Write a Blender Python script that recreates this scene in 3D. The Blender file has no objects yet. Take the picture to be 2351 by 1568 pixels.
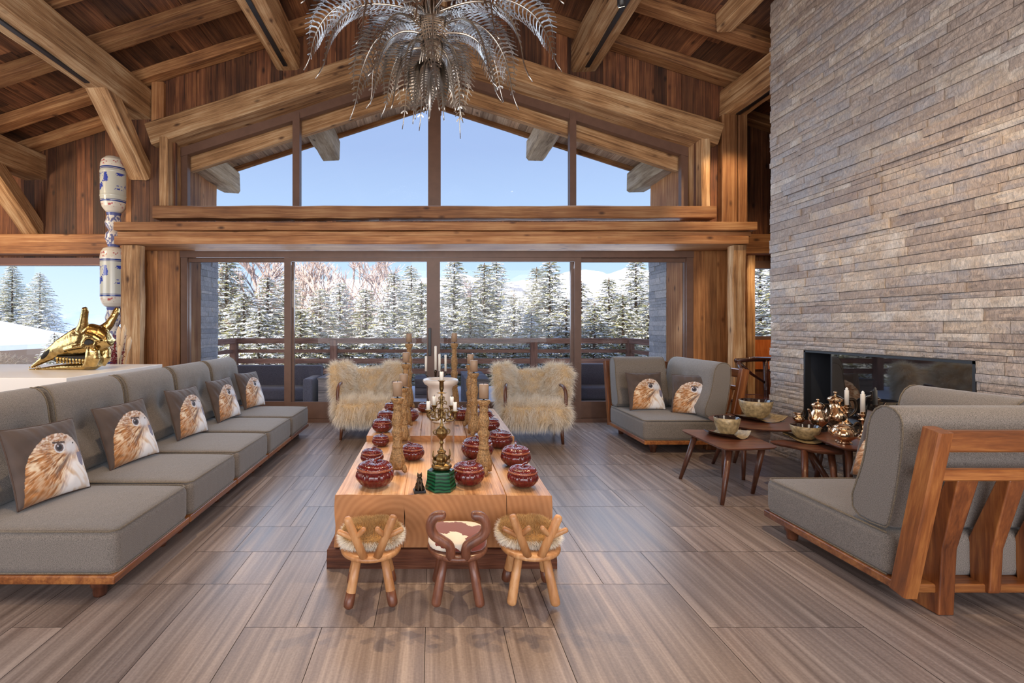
import bpy, math, random
import numpy as np
from mathutils import Vector, Matrix, Euler
R = random.Random(7)
NR = np.random.RandomState(11)
PI = math.pi
S = bpy.context.scene
C = S.collection
F = 1110.0; CH = 1.45; VX = 992.0; VY = 748.0
# ------------------------------------------------------------------ camera
cd = bpy.data.cameras.new('camera'); cam = bpy.data.objects.new('camera', cd); C.objects.link(cam)
cam.location = (0, 0, CH); cam.rotation_euler = (PI/2, 0, 0)
cd.sensor_width = 36; cd.lens = 36*F/2351
cd.shift_x = (1175.5-VX)/2351; cd.shift_y = (VY-784)/2351
cd.clip_start = .05; cd.clip_end = 3000
S.camera = cam
S.view_settings.view_transform = 'Standard'
try: S.view_settings.look = 'None'
except Exception: pass
S.view_settings.exposure = 0.0; S.view_settings.gamma = 1.0
S.view_settings.use_curve_mapping = False
# ------------------------------------------------------------------ sky, sun, fill, lamps
w = bpy.data.worlds.new('sky'); S.world = w; w.use_nodes = True
nt = w.node_tree; nt.nodes.clear()
wo = nt.nodes.new('ShaderNodeOutputWorld'); bg = nt.nodes.new('ShaderNodeBackground')
tc = nt.nodes.new('ShaderNodeTexCoord'); sx = nt.nodes.new('ShaderNodeSeparateXYZ'); rp = nt.nodes.new('ShaderNodeValToRGB')
nt.links.new(tc.outputs['Generated'], sx.inputs[0]); nt.links.new(sx.outputs['Z'], rp.inputs[0])
rp.color_ramp.elements[0].position = 0.0; rp.color_ramp.elements[0].color = (.66, .80, .95, 1)
rp.color_ramp.elements[1].position = 1.0; rp.color_ramp.elements[1].color = (.20, .31, .62, 1)
e = rp.color_ramp.elements.new(.13); e.color = (.48, .68, .95, 1)
e = rp.color_ramp.elements.new(.34); e.color = (.34, .47, .76, 1)
nt.links.new(rp.outputs[0], bg.inputs[0]); bg.inputs[1].default_value = 1.22
nt.links.new(bg.outputs[0], wo.inputs[0])

def lamp(kind, name, loc, energy, color=(1, 1, 1), target=None, **k):
    d = bpy.data.lights.new(name, kind); d.energy = energy; d.color = color
    for a, v in k.items(): setattr(d, a, v)
    o = bpy.data.objects.new(name, d); C.objects.link(o); o.location = loc
    if target is not None:
        o.rotation_euler = (Vector(target)-Vector(loc)).to_track_quat('-Z', 'Y').to_euler()
    return o
sun = lamp('SUN', 'sun', (0, 0, 30), 9.5, (1, .93, .82), angle=math.radians(.6))
sun.rotation_euler = Vector((.32, .78, -.56)).to_track_quat('-Z', 'Y').to_euler()
WARM = (1, .72, .42); SOFT = (1, .87, .72)
# area lamps added as room fill; the last imitates gable skylight
lamp('AREA', 'rear_fill', (0, -3.3, 2.1), 370, (.98, .97, 1.0), (0, 6, 1.6), shape='RECTANGLE', size=8.5, size_y=2.8)  # added fill at an invented window band behind the camera
lamp('AREA', 'left_fill', (-8.6, 2.6, 1.9), 130, (.86, .92, 1.0), (0, 3.6, 1.0), shape='RECTANGLE', size=5.0, size_y=2.2)  # added fill at an invented left window, out of view
lamp('AREA', 'gable_daylight', (0.03, 7.25, 2.6), 200, (.58, .76, 1.0), (0, 1.2, .2), shape='RECTANGLE', size=7.2, size_y=2.6)
# warm ceiling spots
for (x, y, z, tx, ty, tz, en, ang) in ((-2.11, 4.6, 5.12, .0, 2.3, 0, 520, 25), (2.23, 4.6, 5.08, .2, 2.35, 0, 520, 25), (.05, 5.62, 5.7, .02, 2.35, 0, 1300, 32), (4.1, 5.9, 4.3, 4.3, 7.1, 2.8, 120, 70),
        (-2.1, 2.2, 4.9, -2.5, 4.6, .5, 330, 60), (2.3, 2.4, 4.9, 3.3, 4.4, .4, 350, 60), (-6.4, 5.2, 3.7, -6.0, 7.8, 3.0, 170, 95),
        (-4.2, 2.0, 4.4, -3.3, 4.7, 1.1, 55, 50), (2.2, 4.2, 5.2, 1.2, 6.1, .4, 170, 52), (-2.1, 4.2, 5.2, -.9, 6.1, .4, 170, 52),
        (5.2, 6.6, 2.6, 4.9, 7.8, 1.0, 60, 110)):
    lamp('SPOT', 'ceiling_spot_light', (x, y, z), en, WARM, (tx, ty, tz), spot_size=math.radians(ang), spot_blend=.6, shadow_soft_size=.035)
for (x, y, z, en) in ((-3.4, 1.6, 2.3, 75), (2.6, 1.0, 2.4, 75), (-6.6, 4.8, 2.6, 55), (0, 3.0, 2.9, 60)):
    lamp('POINT', 'point_fill', (x, y, z), en, SOFT, shadow_soft_size=.5)  # unseen point lamps added as soft warm fill, without fixtures

# ------------------------------------------------------------------ mesh helper
def P(px, py, Y): return Vector(((px-VX)*Y/F, Y, CH-(py-VY)*Y/F))
class MB:
    def __init__(s): s.v = []; s.f = []; s.m = []; s.sm = []; s.c = []; s.vc = None
    def add(s, vs, fs, mat=0, smooth=False, rnd=None, M=None):
        b = len(s.v)
        if M is not None: vs = [M @ Vector(v) for v in vs]
        s.v.extend([tuple(v) for v in vs])
        for f in fs:
            s.f.append([b+i for i in f]); s.m.append(mat); s.sm.append(smooth)
            s.c.append(rnd if rnd is not None else 0.5)
        return s
    def box(s, lo, hi, mat=0, M=None, rnd=None):
        x0, y0, z0 = lo; x1, y1, z1 = hi
        vs = [(x0,y0,z0),(x1,y0,z0),(x1,y1,z0),(x0,y1,z0),(x0,y0,z1),(x1,y0,z1),(x1,y1,z1),(x0,y1,z1)]
        fs = [(0,3,2,1),(4,5,6,7),(0,1,5,4),(1,2,6,5),(2,3,7,6),(3,0,4,7)]
        return s.add(vs, fs, mat, False, rnd, M)
    def lathe(s, prof, n=24, c=(0,0,0), mat=0, M=None, mod=None, rnd=None, cap=True, smooth=True):
        vs = []
        for (r, z) in prof:
            for i in range(n):
                a = 2*PI*i/n; rr = r*(mod(a, z) if mod else 1)
                vs.append((c[0]+rr*math.cos(a), c[1]+rr*math.sin(a), c[2]+z))
        fs = []
        for j in range(len(prof)-1):
            for i in range(n):
                k = (i+1) % n; fs.append((j*n+i, j*n+k, (j+1)*n+k, (j+1)*n+i))
        if cap:
            fs.append(tuple(range(n-1, -1, -1))); L = (len(prof)-1)*n; fs.append(tuple(L+i for i in range(n)))
        return s.add(vs, fs, mat, smooth, rnd, M)
    def tube(s, pts, rad, n=8, mat=0, M=None, rnd=None, cap=True, flat=1.0, up=None):
        pts = [Vector(p) for p in pts]
        if not hasattr(rad, '__len__'): rad = [rad]*len(pts)
        vs = []; prev = None
        for i, p in enumerate(pts):
            t = (pts[min(i+1, len(pts)-1)]-pts[max(i-1, 0)])
            if t.length < 1e-9: t = Vector((0, 0, 1))
            t.normalize()
            if prev is None:
                a = Vector(up) if up else (Vector((0, 0, 1)) if abs(t.z) < .9 else Vector((1, 0, 0)))
            else: a = prev
            u = (a - t*a.dot(t))
            if u.length < 1e-6: u = t.orthogonal()
            u.normalize(); prev = u; q = t.cross(u)
            for k in range(n):
                an = 2*PI*k/n
                vs.append(p + u*(rad[i]*flat*math.cos(an)) + q*(rad[i]*math.sin(an)))
        fs = []
        for j in range(len(pts)-1):
            for i in range(n):
                k = (i+1) % n; fs.append((j*n+i, j*n+k, (j+1)*n+k, (j+1)*n+i))
        if cap:
            fs.append(tuple(range(n-1, -1, -1))); L = (len(pts)-1)*n; fs.append(tuple(L+i for i in range(n)))
        return s.add(vs, fs, mat, True, rnd, M)
    def stube(s, pts, rad, n=12, k=5, **kw):
        pts = [Vector(p) for p in pts]; m = len(pts); P2 = []; R2 = []
        for i in range(m-1):
            a, b, c, d = pts[max(i-1,0)], pts[i], pts[i+1], pts[min(i+2,m-1)]
            for j in range(k):
                t = j/k; P2.append(.5*((2*b)+(c-a)*t+(2*a-5*b+4*c-d)*t*t+(3*b-3*c+d-a)*t**3)); R2.append(rad[i]+(rad[i+1]-rad[i])*t if hasattr(rad,'__len__') else rad)
        P2.append(pts[-1]); R2.append(rad[-1] if hasattr(rad,'__len__') else rad)
        return s.tube(P2, R2, n, **kw)
    def ball(s, c, r, n=14, m=9, mat=0, M=None, sc=(1,1,1), rnd=None):
        pr = [(max(1e-4, math.sin(PI*j/m)), -math.cos(PI*j/m)) for j in range(m+1)]
        vs = []; fs = []
        for (rr, z) in pr:
            for i in range(n):
                a = 2*PI*i/n; vs.append((c[0]+r*sc[0]*rr*math.cos(a), c[1]+r*sc[1]*rr*math.sin(a), c[2]+r*sc[2]*z))
        for j in range(m):
            for i in range(n):
                k = (i+1) % n; fs.append((j*n+i, j*n+k, (j+1)*n+k, (j+1)*n+i))
        return s.add(vs, fs, mat, True, rnd, M)
    def prism(s, poly, z0, z1, mat=0, M=None, smooth=False, rnd=None):
        n = len(poly)
        vs = [(x, y, z0) for x, y in poly]+[(x, y, z1) for x, y in poly]
        fs = [tuple(range(n-1, -1, -1)), tuple(range(n, 2*n))]+[(i, (i+1) % n, n+(i+1) % n, n+i) for i in range(n)]
        return s.add(vs, fs, mat, smooth, rnd, M)
def grp(o, label=None, cat=None, group=None, kind=None):
    if label: o['label'] = label
    if cat: o['category'] = cat
    if group: o['group'] = group
    if kind: o['kind'] = kind
    return o
def link(name, mb, mats, parent=None, loc=(0,0,0), rot=(0,0,0), bevel=0, bseg=2, sub=0, mods=None, vcol=None, smooth=None, M=None):
    me = bpy.data.meshes.new(name)
    me.from_pydata(mb.v, [], mb.f)
    if not isinstance(mats, (list, tuple)): mats = [mats]
    for m in mats: me.materials.append(m)
    n = len(me.polygons)
    me.polygons.foreach_set('material_index', np.array(mb.m, dtype=np.int32))
    sm = np.array(mb.sm, dtype=bool) if smooth is None else np.full(n, smooth)
    me.polygons.foreach_set('use_smooth', sm)
    at = me.attributes.new('rnd', 'FLOAT', 'FACE'); at.data.foreach_set('value', np.array(mb.c, dtype=np.float32))
    if vcol is not None:
        ca = me.attributes.new('Col', 'FLOAT_COLOR', 'POINT')
        a = np.ones((len(mb.v), 4), dtype=np.float32); a[:, :3] = vcol; ca.data.foreach_set('color', a.ravel())
    me.update()
    o = bpy.data.objects.new(name, me); C.objects.link(o)
    o.location = loc; o.rotation_euler = rot
    if M is not None: o.matrix_world = M
    if parent is not None: o.parent = parent
    if bevel:
        b = o.modifiers.new('bevel', 'BEVEL'); b.width = bevel; b.segments = bseg; b.limit_method = 'ANGLE'; b.angle_limit = math.radians(35)
        me.polygons.foreach_set('use_smooth', np.full(n, True))
        wn = o.modifiers.new('wn', 'WEIGHTED_NORMAL'); wn.keep_sharp = False
    if sub:
        b = o.modifiers.new('sub', 'SUBSURF'); b.levels = sub; b.render_levels = sub
    if mods: mods(o)
    return o
def empty(name, loc=(0,0,0), rz=0, label=None, cat=None, group=None):
    o = bpy.data.objects.new(name, None); C.objects.link(o); o.location = loc; o.rotation_euler = (0, 0, rz)
    o.empty_display_size = .1
    return grp(o, label, cat, group)
def kids(o): return [c for c in bpy.data.objects if c.parent == o]
def copy_tree(o, parent=None, **k):
    c = o.copy(); C.objects.link(c); c.parent = parent
    for ch in kids(o): copy_tree(ch, c)
    for a, v in k.items(): setattr(c, a, v)
    return c
def remesh(vox, sm=6):
    def f(o):
        r = o.modifiers.new('r', 'REMESH'); r.mode = 'VOXEL'; r.voxel_size = vox; r.use_smooth_shade = True
        s_ = o.modifiers.new('s', 'SMOOTH'); s_.iterations = sm; s_.factor = .5
    return f
# ------------------------------------------------------------------ materials
def sr(r, g, b):
    f = lambda c: (c/255/12.92) if c/255 <= .04045 else ((c/255+.055)/1.055)**2.4
    return (f(r), f(g), f(b), 1)
def newmat(name):
    m = bpy.data.materials.new(name); m.use_nodes = True
    n = m.node_tree.nodes; b = n['Principled BSDF']; return m, n, m.node_tree.links, b
def plain(name, col, rough=.6, metal=0, bump=0, bscale=60, var=0, coat=0, spec=None, trans=0, sheen=0):
    m, n, l, b = newmat(name)
    b.inputs['Base Color'].default_value = col; b.inputs['Roughness'].default_value = rough; b.inputs['Metallic'].default_value = metal
    if coat: b.inputs['Coat Weight'].default_value = coat; b.inputs['Coat Roughness'].default_value = .05
    if spec is not None: b.inputs['Specular IOR Level'].default_value = spec
    if trans: b.inputs['Transmission Weight'].default_value = trans
    if sheen: b.inputs['Sheen Weight'].default_value = sheen
    if bump or var:
        t = n.new('ShaderNodeTexCoord'); no = n.new('ShaderNodeTexNoise'); no.inputs['Scale'].default_value = bscale; no.inputs['Detail'].default_value = 4
        l.new(t.outputs['Object'], no.inputs['Vector'])
        if bump:
            bp = n.new('ShaderNodeBump'); bp.inputs['Strength'].default_value = bump; bp.inputs['Distance'].default_value = .01
            l.new(no.outputs['Fac'], bp.inputs['Height']); l.new(bp.outputs[0], b.inputs['Normal'])
        if var:
            r = n.new('ShaderNodeValToRGB'); r.color_ramp.elements[0].position = .3; r.color_ramp.elements[1].position = .7
            r.color_ramp.elements[0].color = tuple(c*(1-var) for c in col[:3])+(1,); r.color_ramp.elements[1].color = tuple(min(1, c*(1+var)) for c in col[:3])+(1,)
            l.new(no.outputs['Fac'], r.inputs[0]); l.new(r.outputs[0], b.inputs['Base Color'])
    return m
def wood(name, dark, mid, light, axis='X', cross=11, along=.9, rough=.6, knots=1, bump=.5, tint=.55, coat=0, dist=.006):
    m, n, l, b = newmat(name)
    t = n.new('ShaderNodeTexCoord'); oi = n.new('ShaderNodeObjectInfo'); at = n.new('ShaderNodeAttribute'); at.attribute_name = 'rnd'
    off = n.new('ShaderNodeVectorMath'); off.operation = 'MULTIPLY_ADD'
    cx = n.new('ShaderNodeCombineXYZ')
    ad = n.new('ShaderNodeMath'); ad.operation = 'ADD'; l.new(oi.outputs['Random'], ad.inputs[0]); l.new(at.outputs['Fac'], ad.inputs[1])
    for k in range(3): l.new(ad.outputs[0], cx.inputs[k])
    l.new(cx.outputs[0], off.inputs[0]); off.inputs[1].default_value = (37, 53, 71); l.new(t.outputs['Object'], off.inputs[2])
    mp = n.new('ShaderNodeMapping'); sc = [cross, cross, cross]; sc['XYZ'.index(axis)] = along; mp.inputs['Scale'].default_value = sc
    l.new(off.outputs[0], mp.inputs['Vector'])
    n1 = n.new('ShaderNodeTexNoise'); n1.inputs['Scale'].default_value = 1.0; n1.inputs['Detail'].default_value = 7; n1.inputs['Roughness'].default_value = .68; n1.inputs['Distortion'].default_value = .6
    l.new(mp.outputs[0], n1.inputs['Vector'])
    n2 = n.new('ShaderNodeTexNoise'); n2.inputs['Scale'].default_value = 5.0; n2.inputs['Detail'].default_value = 5; n2.inputs['Roughness'].default_value = .6
    l.new(mp.outputs[0], n2.inputs['Vector'])
    n3 = n.new('ShaderNodeTexNoise'); n3.inputs['Scale'].default_value = 1.6; n3.inputs['Detail'].default_value = 3; l.new(off.outputs[0], n3.inputs['Vector'])
    a1 = n.new('ShaderNodeMath'); a1.operation = 'MULTIPLY_ADD'; a1.inputs[1].default_value = .5; l.new(n2.outputs['Fac'], a1.inputs[0]); l.new(n1.outputs['Fac'], a1.inputs[2])
    a2 = n.new('ShaderNodeMath'); a2.operation = 'MULTIPLY_ADD'; a2.inputs[1].default_value = .5; l.new(n3.outputs['Fac'], a2.inputs[0]); l.new(a1.outputs[0], a2.inputs[2])
    r = n.new('ShaderNodeValToRGB'); cr = r.color_ramp
    cr.elements[0].position = .74; cr.elements[0].color = dark; cr.elements[1].position = 1.22 if False else 1.0; cr.elements[1].color = mid
    mr = n.new('ShaderNodeMapRange'); mr.inputs['From Min'].default_value = .72; mr.inputs['From Max'].default_value = 1.28
    l.new(a2.outputs[0], mr.inputs['Value'])
    cr.elements[0].position = .05; cr.elements[1].position = .5; e = cr.elements.new(.95); e.color = light
    l.new(mr.outputs[0], r.inputs[0])
    # per board tint
    tn = n.new('ShaderNodeMapRange'); fr = n.new('ShaderNodeMath'); fr.operation = 'FRACT'
    mu = n.new('ShaderNodeMath'); mu.operation = 'MULTIPLY'; mu.inputs[1].default_value = 7.31; l.new(ad.outputs[0], mu.inputs[0]); l.new(mu.outputs[0], fr.inputs[0])
    tn.inputs['To Min'].default_value = 1-tint; tn.inputs['To Max'].default_value = 1+tint*.55; l.new(fr.outputs[0], tn.inputs['Value'])
    mx = n.new('ShaderNodeVectorMath'); mx.operation = 'SCALE'; l.new(r.outputs[0], mx.inputs[0]); l.new(tn.outputs[0], mx.inputs['Scale'])
    last = mx.outputs[0]
    if knots:
        mk = n.new('ShaderNodeMapping'); s2 = [5.5, 5.5, 5.5]; s2['XYZ'.index(axis)] = 2.6; mk.inputs['Scale'].default_value = s2; l.new(off.outputs[0], mk.inputs['Vector'])
        vo = n.new('ShaderNodeTexVoronoi'); vo.inputs['Scale'].default_value = 1; l.new(mk.outputs[0], vo.inputs['Vector'])
        kr = n.new('ShaderNodeValToRGB'); kr.color_ramp.elements[0].position = .05; kr.color_ramp.elements[0].color = (.25, .2, .18, 1); kr.color_ramp.elements[1].position = .17; kr.color_ramp.elements[1].color = (1, 1, 1, 1)
        l.new(vo.outputs['Distance'], kr.inputs[0])
        mm = n.new('ShaderNodeVectorMath'); mm.operation = 'MULTIPLY'; l.new(last, mm.inputs[0]); l.new(kr.outputs[0], mm.inputs[1]); last = mm.outputs[0]
    l.new(last, b.inputs['Base Color'])
    bp = n.new('ShaderNodeBump'); bp.inputs['Strength'].default_value = bump; bp.inputs['Distance'].default_value = dist
    l.new(a1.outputs[0], bp.inputs['Height']); l.new(bp.outputs[0], b.inputs['Normal'])
    b.inputs['Roughness'].default_value = rough
    if coat: b.inputs['Coat Weight'].default_value = coat; b.inputs['Coat Roughness'].default_value = .2
    return m
BEAM = lambda ax, nm: wood(nm, sr(96,62,36), sr(176,132,88), sr(220,188,146), ax, 17, .55, .75, 1, .9, .25, dist=.012)
M_beam = BEAM('X', 'old beam'); 
M_beamz = wood('old post', sr(84,48,24), sr(158,104,60), sr(205,160,112), 'Z', 9, .7, .75, 1, .8, .3, dist=.012)
M_board = wood('warm board', sr(104,62,34), sr(164,110,66), sr(204,156,106), 'X', 20, .5, .65, 1, .5, .3)
M_raft = wood('rafter', sr(84,50,28), sr(156,106,64), sr(200,154,104), 'X', 17, .6, .75, 1, .8, .35, dist=.01)
M_plank = wood('gable plank', sr(44,24,15), sr(104,62,38), sr(152,100,62), 'Z', 22, .6, .62, 1, .6, .6)
M_ceil = wood('ceiling plank', sr(46,27,18), sr(108,68,44), sr(160,110,72), 'Y', 20, .6, .7, 1, .6, .6)
M_panel = wood('door panel', sr(100,60,30), sr(158,104,58), sr(192,138,86), 'Z', 18, .6, .6, 1, .4, .35)
M_frame = plain('brown window frame', sr(106,78,64), .45, var=.1, bscale=9)
M_table = wood('table timber', sr(140,92,56), sr(202,154,110), sr(230,196,158), 'Y', 15, .45, .45, 1, .5, .25, dist=.008)
M_red = wood('weathered red timber', sr(58,26,14), sr(118,66,40), sr(156,102,70), 'X', 14, .8, .75, 0, 1, .3, dist=.012)
M_walnut = wood('walnut', sr(60,30,20), sr(98,56,38), sr(130,80,56), 'X', 10, 1.2, .35, 0, .15, .15, coat=.3)
M_walz = wood('walnut leg', sr(58,30,20), sr(92,52,34), sr(120,74,50), 'Z', 14, 2, .4, 0, .15, .15, coat=.2)
M_oak = wood('golden oak frame', sr(82,42,18), sr(130,74,34), sr(172,112,58), 'X', 14, 1.2, .4, 0, .2, .2, coat=.3)
M_oakz = wood('golden oak post', sr(78,38,17), sr(124,68,32), sr(166,104,54), 'Z', 14, 1.2, .4, 0, .2, .2, coat=.3)
M_maple = wood('pale stool wood', sr(150,96,54), sr(186,132,84), sr(212,164,114), 'Z', 10, 2, .45, 0, .1, .15, coat=.15)
M_tip = wood('dark leg tip', sr(70,36,22), sr(100,56,36), sr(124,74,50), 'Z', 10, 2, .45, 0, .1, .1, coat=.2)
M_stool = wood('walnut stool wood', sr(72,38,26), sr(112,66,46), sr(140,90,66), 'Z', 12, 2, .42, 0, .12, .15, coat=.25)
M_rail = wood('balcony timber', sr(104,72,60), sr(152,112,94), sr(184,142,120), 'X', 10, .8, .7, 0, .4, .25)
M_greyw = wood('grey board', sr(70,70,80), sr(112,110,118), sr(150,146,150), 'X', 12, .8, .7, 0, .3, .25)
M_endg = None
def fabric(name, col, sc=260):
    m, n, l, b = newmat(name)
    t = n.new('ShaderNodeTexCoord'); no = n.new('ShaderNodeTexNoise'); no.inputs['Scale'].default_value = sc; no.inputs['Detail'].default_value = 2
    l.new(t.outputs['Object'], no.inputs['Vector'])
    n2 = n.new('ShaderNodeTexNoise'); n2.inputs['Scale'].default_value = 14; l.new(t.outputs['Object'], n2.inputs['Vector'])
    ck = n.new('ShaderNodeTexChecker'); ck.inputs['Scale'].default_value = sc*.8; l.new(t.outputs['Object'], ck.inputs['Vector'])
    r = n.new('ShaderNodeValToRGB'); r.color_ramp.elements[0].position = .34; r.color_ramp.elements[1].position = .66
    r.color_ramp.elements[0].color = tuple(c*.55 for c in col[:3])+(1,); r.color_ramp.elements[1].color = tuple(min(1, c*1.5) for c in col[:3])+(1,)
    l.new(no.outputs['Fac'], r.inputs[0]); l.new(r.outputs[0], b.inputs['Base Color'])
    bp = n.new('ShaderNodeBump'); bp.inputs['Strength'].default_value = .5; bp.inputs['Distance'].default_value = .002
    l.new(no.outputs['Fac'], bp.inputs['Height'])
    b2 = n.new('ShaderNodeBump'); b2.inputs['Strength'].default_value = .25; b2.inputs['Distance'].default_value = .01
    l.new(n2.outputs['Fac'], b2.inputs['Height']); l.new(bp.outputs[0], b2.inputs['Normal'])
    l.new(b2.outputs[0], b.inputs['Normal']); b.inputs['Roughness'].default_value = .9
    b.inputs['Sheen Weight'].default_value = .25
    return m
M_fab = fabric('grey olive weave', sr(112,104,97), 300); M_pipe = fabric('piping', sr(104,92,76))
M_gfab = fabric('outdoor grey cloth', sr(84,86,104))
def vcolmat(name, rough=.7, metal=0, sheen=0, bump=0):
    m, n, l, b = newmat(name); a = n.new('ShaderNodeAttribute'); a.attribute_name = 'Col'
    l.new(a.outputs['Color'], b.inputs['Base Color']); b.inputs['Roughness'].default_value = rough; b.inputs['Metallic'].default_value = metal
    b.inputs['Sheen Weight'].default_value = sheen
    if bump:
        t = n.new('ShaderNodeTexCoord'); no = n.new('ShaderNodeTexNoise'); no.inputs['Scale'].default_value = 9; no.inputs['Detail'].default_value = 3
        l.new(t.outputs['Object'], no.inputs['Vector']); bp = n.new('ShaderNodeBump'); bp.inputs['Strength'].default_value = bump; bp.inputs['Distance'].default_value = .02
        l.new(no.outputs['Fac'], bp.inputs['Height']); l.new(bp.outputs[0], b.inputs['Normal'])
    return m
M_print = vcolmat('printed velvet', .75, 0, .2, .5); M_hair = vcolmat('fur strands', .75, 0, .1); M_porc = vcolmat('painted porcelain', .22)
M_needle = vcolmat('needles and snow', .8)
def _tr():
    n = M_needle.node_tree.nodes; l = M_needle.node_tree.links; o = [q for q in n if q.type == 'OUTPUT_MATERIAL'][0]; t = n.new('ShaderNodeBsdfTranslucent'); x = n.new('ShaderNodeMixShader'); x.inputs[0].default_value = .35
    a = [q for q in n if q.type == 'ATTRIBUTE'][0]; l.new(a.outputs['Color'], t.inputs[0]); l.new(n['Principled BSDF'].outputs[0], x.inputs[1]); l.new(t.outputs[0], x.inputs[2]); l.new(x.outputs[0], o.inputs[0])
_tr()
def glassm(name, refl=.07, tint=(1,1,1,1), rough=0, edge=.5):
    m = bpy.data.materials.new(name); m.use_nodes = True; n = m.node_tree.nodes; l = m.node_tree.links; n.clear()
    o = n.new('ShaderNodeOutputMaterial'); t = n.new('ShaderNodeBsdfTransparent'); g = n.new('ShaderNodeBsdfGlossy'); x = n.new('ShaderNodeMixShader'); fr = n.new('ShaderNodeLayerWeight')
    fr.inputs['Blend'].default_value = .5; t.inputs[0].default_value = tint; g.inputs['Roughness'].default_value = rough
    pw = n.new('ShaderNodeMath'); pw.operation = 'POWER'; pw.inputs[1].default_value = 4; l.new(fr.outputs['Facing'], pw.inputs[0])
    ml = n.new('ShaderNodeMath'); ml.operation = 'MULTIPLY_ADD'; ml.inputs[1].default_value = edge; ml.inputs[2].default_value = refl; l.new(pw.outputs[0], ml.inputs[0]); ml.use_clamp = True
    l.new(ml.outputs[0], x.inputs[0]); l.new(t.outputs[0], x.inputs[1]); l.new(g.outputs[0], x.inputs[2]); l.new(x.outputs[0], o.inputs[0])
    return m
M_glass = glassm('window glass', .018, edge=.3); M_fglass = glassm('fire glass', .22, (.7,.7,.7,1), .02, .3); M_clear = glassm('clear vessel', .03, (.97,.98,.98,1), 0, .7)
M_black = plain('black steel', (.012,.012,.014,1), .4); M_white = plain('white lacquer', sr(232,228,224), .35)
M_gold = plain('polished gold', (.50,.36,.15,1), .2, 1, .45, 26, .25); M_copper = plain('silvered copper', (.74,.52,.33,1), .16, 1, .15, 30)
M_brass = plain('aged brass', (.20,.13,.055,1), .38, 1, .3, 60, .3); M_nickel = plain('nickel leaf', (.46,.42,.38,1), .24, 1)
M_giltw = plain('gilded wood', sr(158,122,80), .5, .3, 1.0, 85, .45); M_wax = plain('taupe wax', sr(150,124,100), .5); M_wwax = plain('white wax', sr(235,228,215), .4)
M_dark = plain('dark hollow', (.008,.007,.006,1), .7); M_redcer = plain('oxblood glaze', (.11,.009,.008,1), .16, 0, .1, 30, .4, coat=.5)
M_redrim = plain('amber beaded glaze', (.28,.06,.02,1), .14, 0, .6, 140, .5, coat=1); M_malach = None
M_alab = plain('alabaster', sr(224,212,200), .3, 0, 0, 8, .12); M_bronze = plain('dark bronze', (.06,.04,.025,1), .35, .8)
M_gold2 = plain('gold green glaze', sr(158,138,102), .35, .1, .3, 35, .45); M_inner = plain('dark inner glaze', (.02,.012,.012,1), .12, coat=.6)
M_snow = plain('snow', sr(240,244,250), .8, bump=.3, bscale=4); M_bark = plain('bark', sr(96,76,62), .9, bump=.5, var=.3, bscale=20)
M_twig = plain('dark polished branch', sr(64,30,22), .35, 0, .6, 40, .4, coat=.4); M_orange = wood('orange pine', sr(150,72,24), sr(196,104,44), sr(222,136,70), 'Z', 6, .8, .6, 1, .2, .15)
def malachite():
    m, n, l, b = newmat('malachite'); t = n.new('ShaderNodeTexCoord'); w_ = n.new('ShaderNodeTexWave'); w_.bands_direction = 'Z'
    w_.inputs['Scale'].default_value = 16; w_.inputs['Distortion'].default_value = 5; w_.inputs['Detail'].default_value = 2; w_.inputs['Detail Scale'].default_value = .6
    l.new(t.outputs['Object'], w_.inputs['Vector']); r = n.new('ShaderNodeValToRGB')
    r.color_ramp.elements[0].color = (.003,.022,.012,1); r.color_ramp.elements[1].color = (.012,.11,.045,1); l.new(w_.outputs['Fac'], r.inputs[0]); l.new(r.outputs[0], b.inputs['Base Color']); b.inputs['Roughness'].default_value = .12
    return m
M_malach = malachite()
def endgrain():
    m, n, l, b = newmat('end grain'); t = n.new('ShaderNodeTexCoord'); mp = n.new('ShaderNodeMapping'); mp.inputs['Location'].default_value = (.30, 0, -.18)
    l.new(t.outputs['Object'], mp.inputs['Vector']); w_ = n.new('ShaderNodeTexWave'); w_.wave_type = 'RINGS'; w_.rings_direction = 'Y'
    w_.inputs['Scale'].default_value = 9; w_.inputs['Distortion'].default_value = 2.5; w_.inputs['Detail'].default_value = 2; w_.inputs['Detail Scale'].default_value = .8
    l.new(mp.outputs[0], w_.inputs['Vector']); r = n.new('ShaderNodeValToRGB')
    r.color_ramp.elements[0].color = sr(182,122,74); r.color_ramp.elements[1].color = sr(194,134,84); l.new(w_.outputs['Fac'], r.inputs[0])
    no = n.new('ShaderNodeTexNoise'); no.inputs['Scale'].default_value = 5; no.inputs['Detail'].default_value = 6; l.new(t.outputs['Object'], no.inputs['Vector'])
    mr = n.new('ShaderNodeMapRange'); mr.inputs['From Min'].default_value = .3; mr.inputs['From Max'].default_value = .7; mr.inputs['To Min'].default_value = .75; mr.inputs['To Max'].default_value = 1.1; l.new(no.outputs['Fac'], mr.inputs[0])
    x = n.new('ShaderNodeVectorMath'); x.operation = 'SCALE'; l.new(r.outputs[0], x.inputs[0]); l.new(mr.outputs[0], x.inputs['Scale']); l.new(x.outputs[0], b.inputs['Base Color']); b.inputs['Roughness'].default_value = .6
    return m
M_endg = endgrain()
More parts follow.
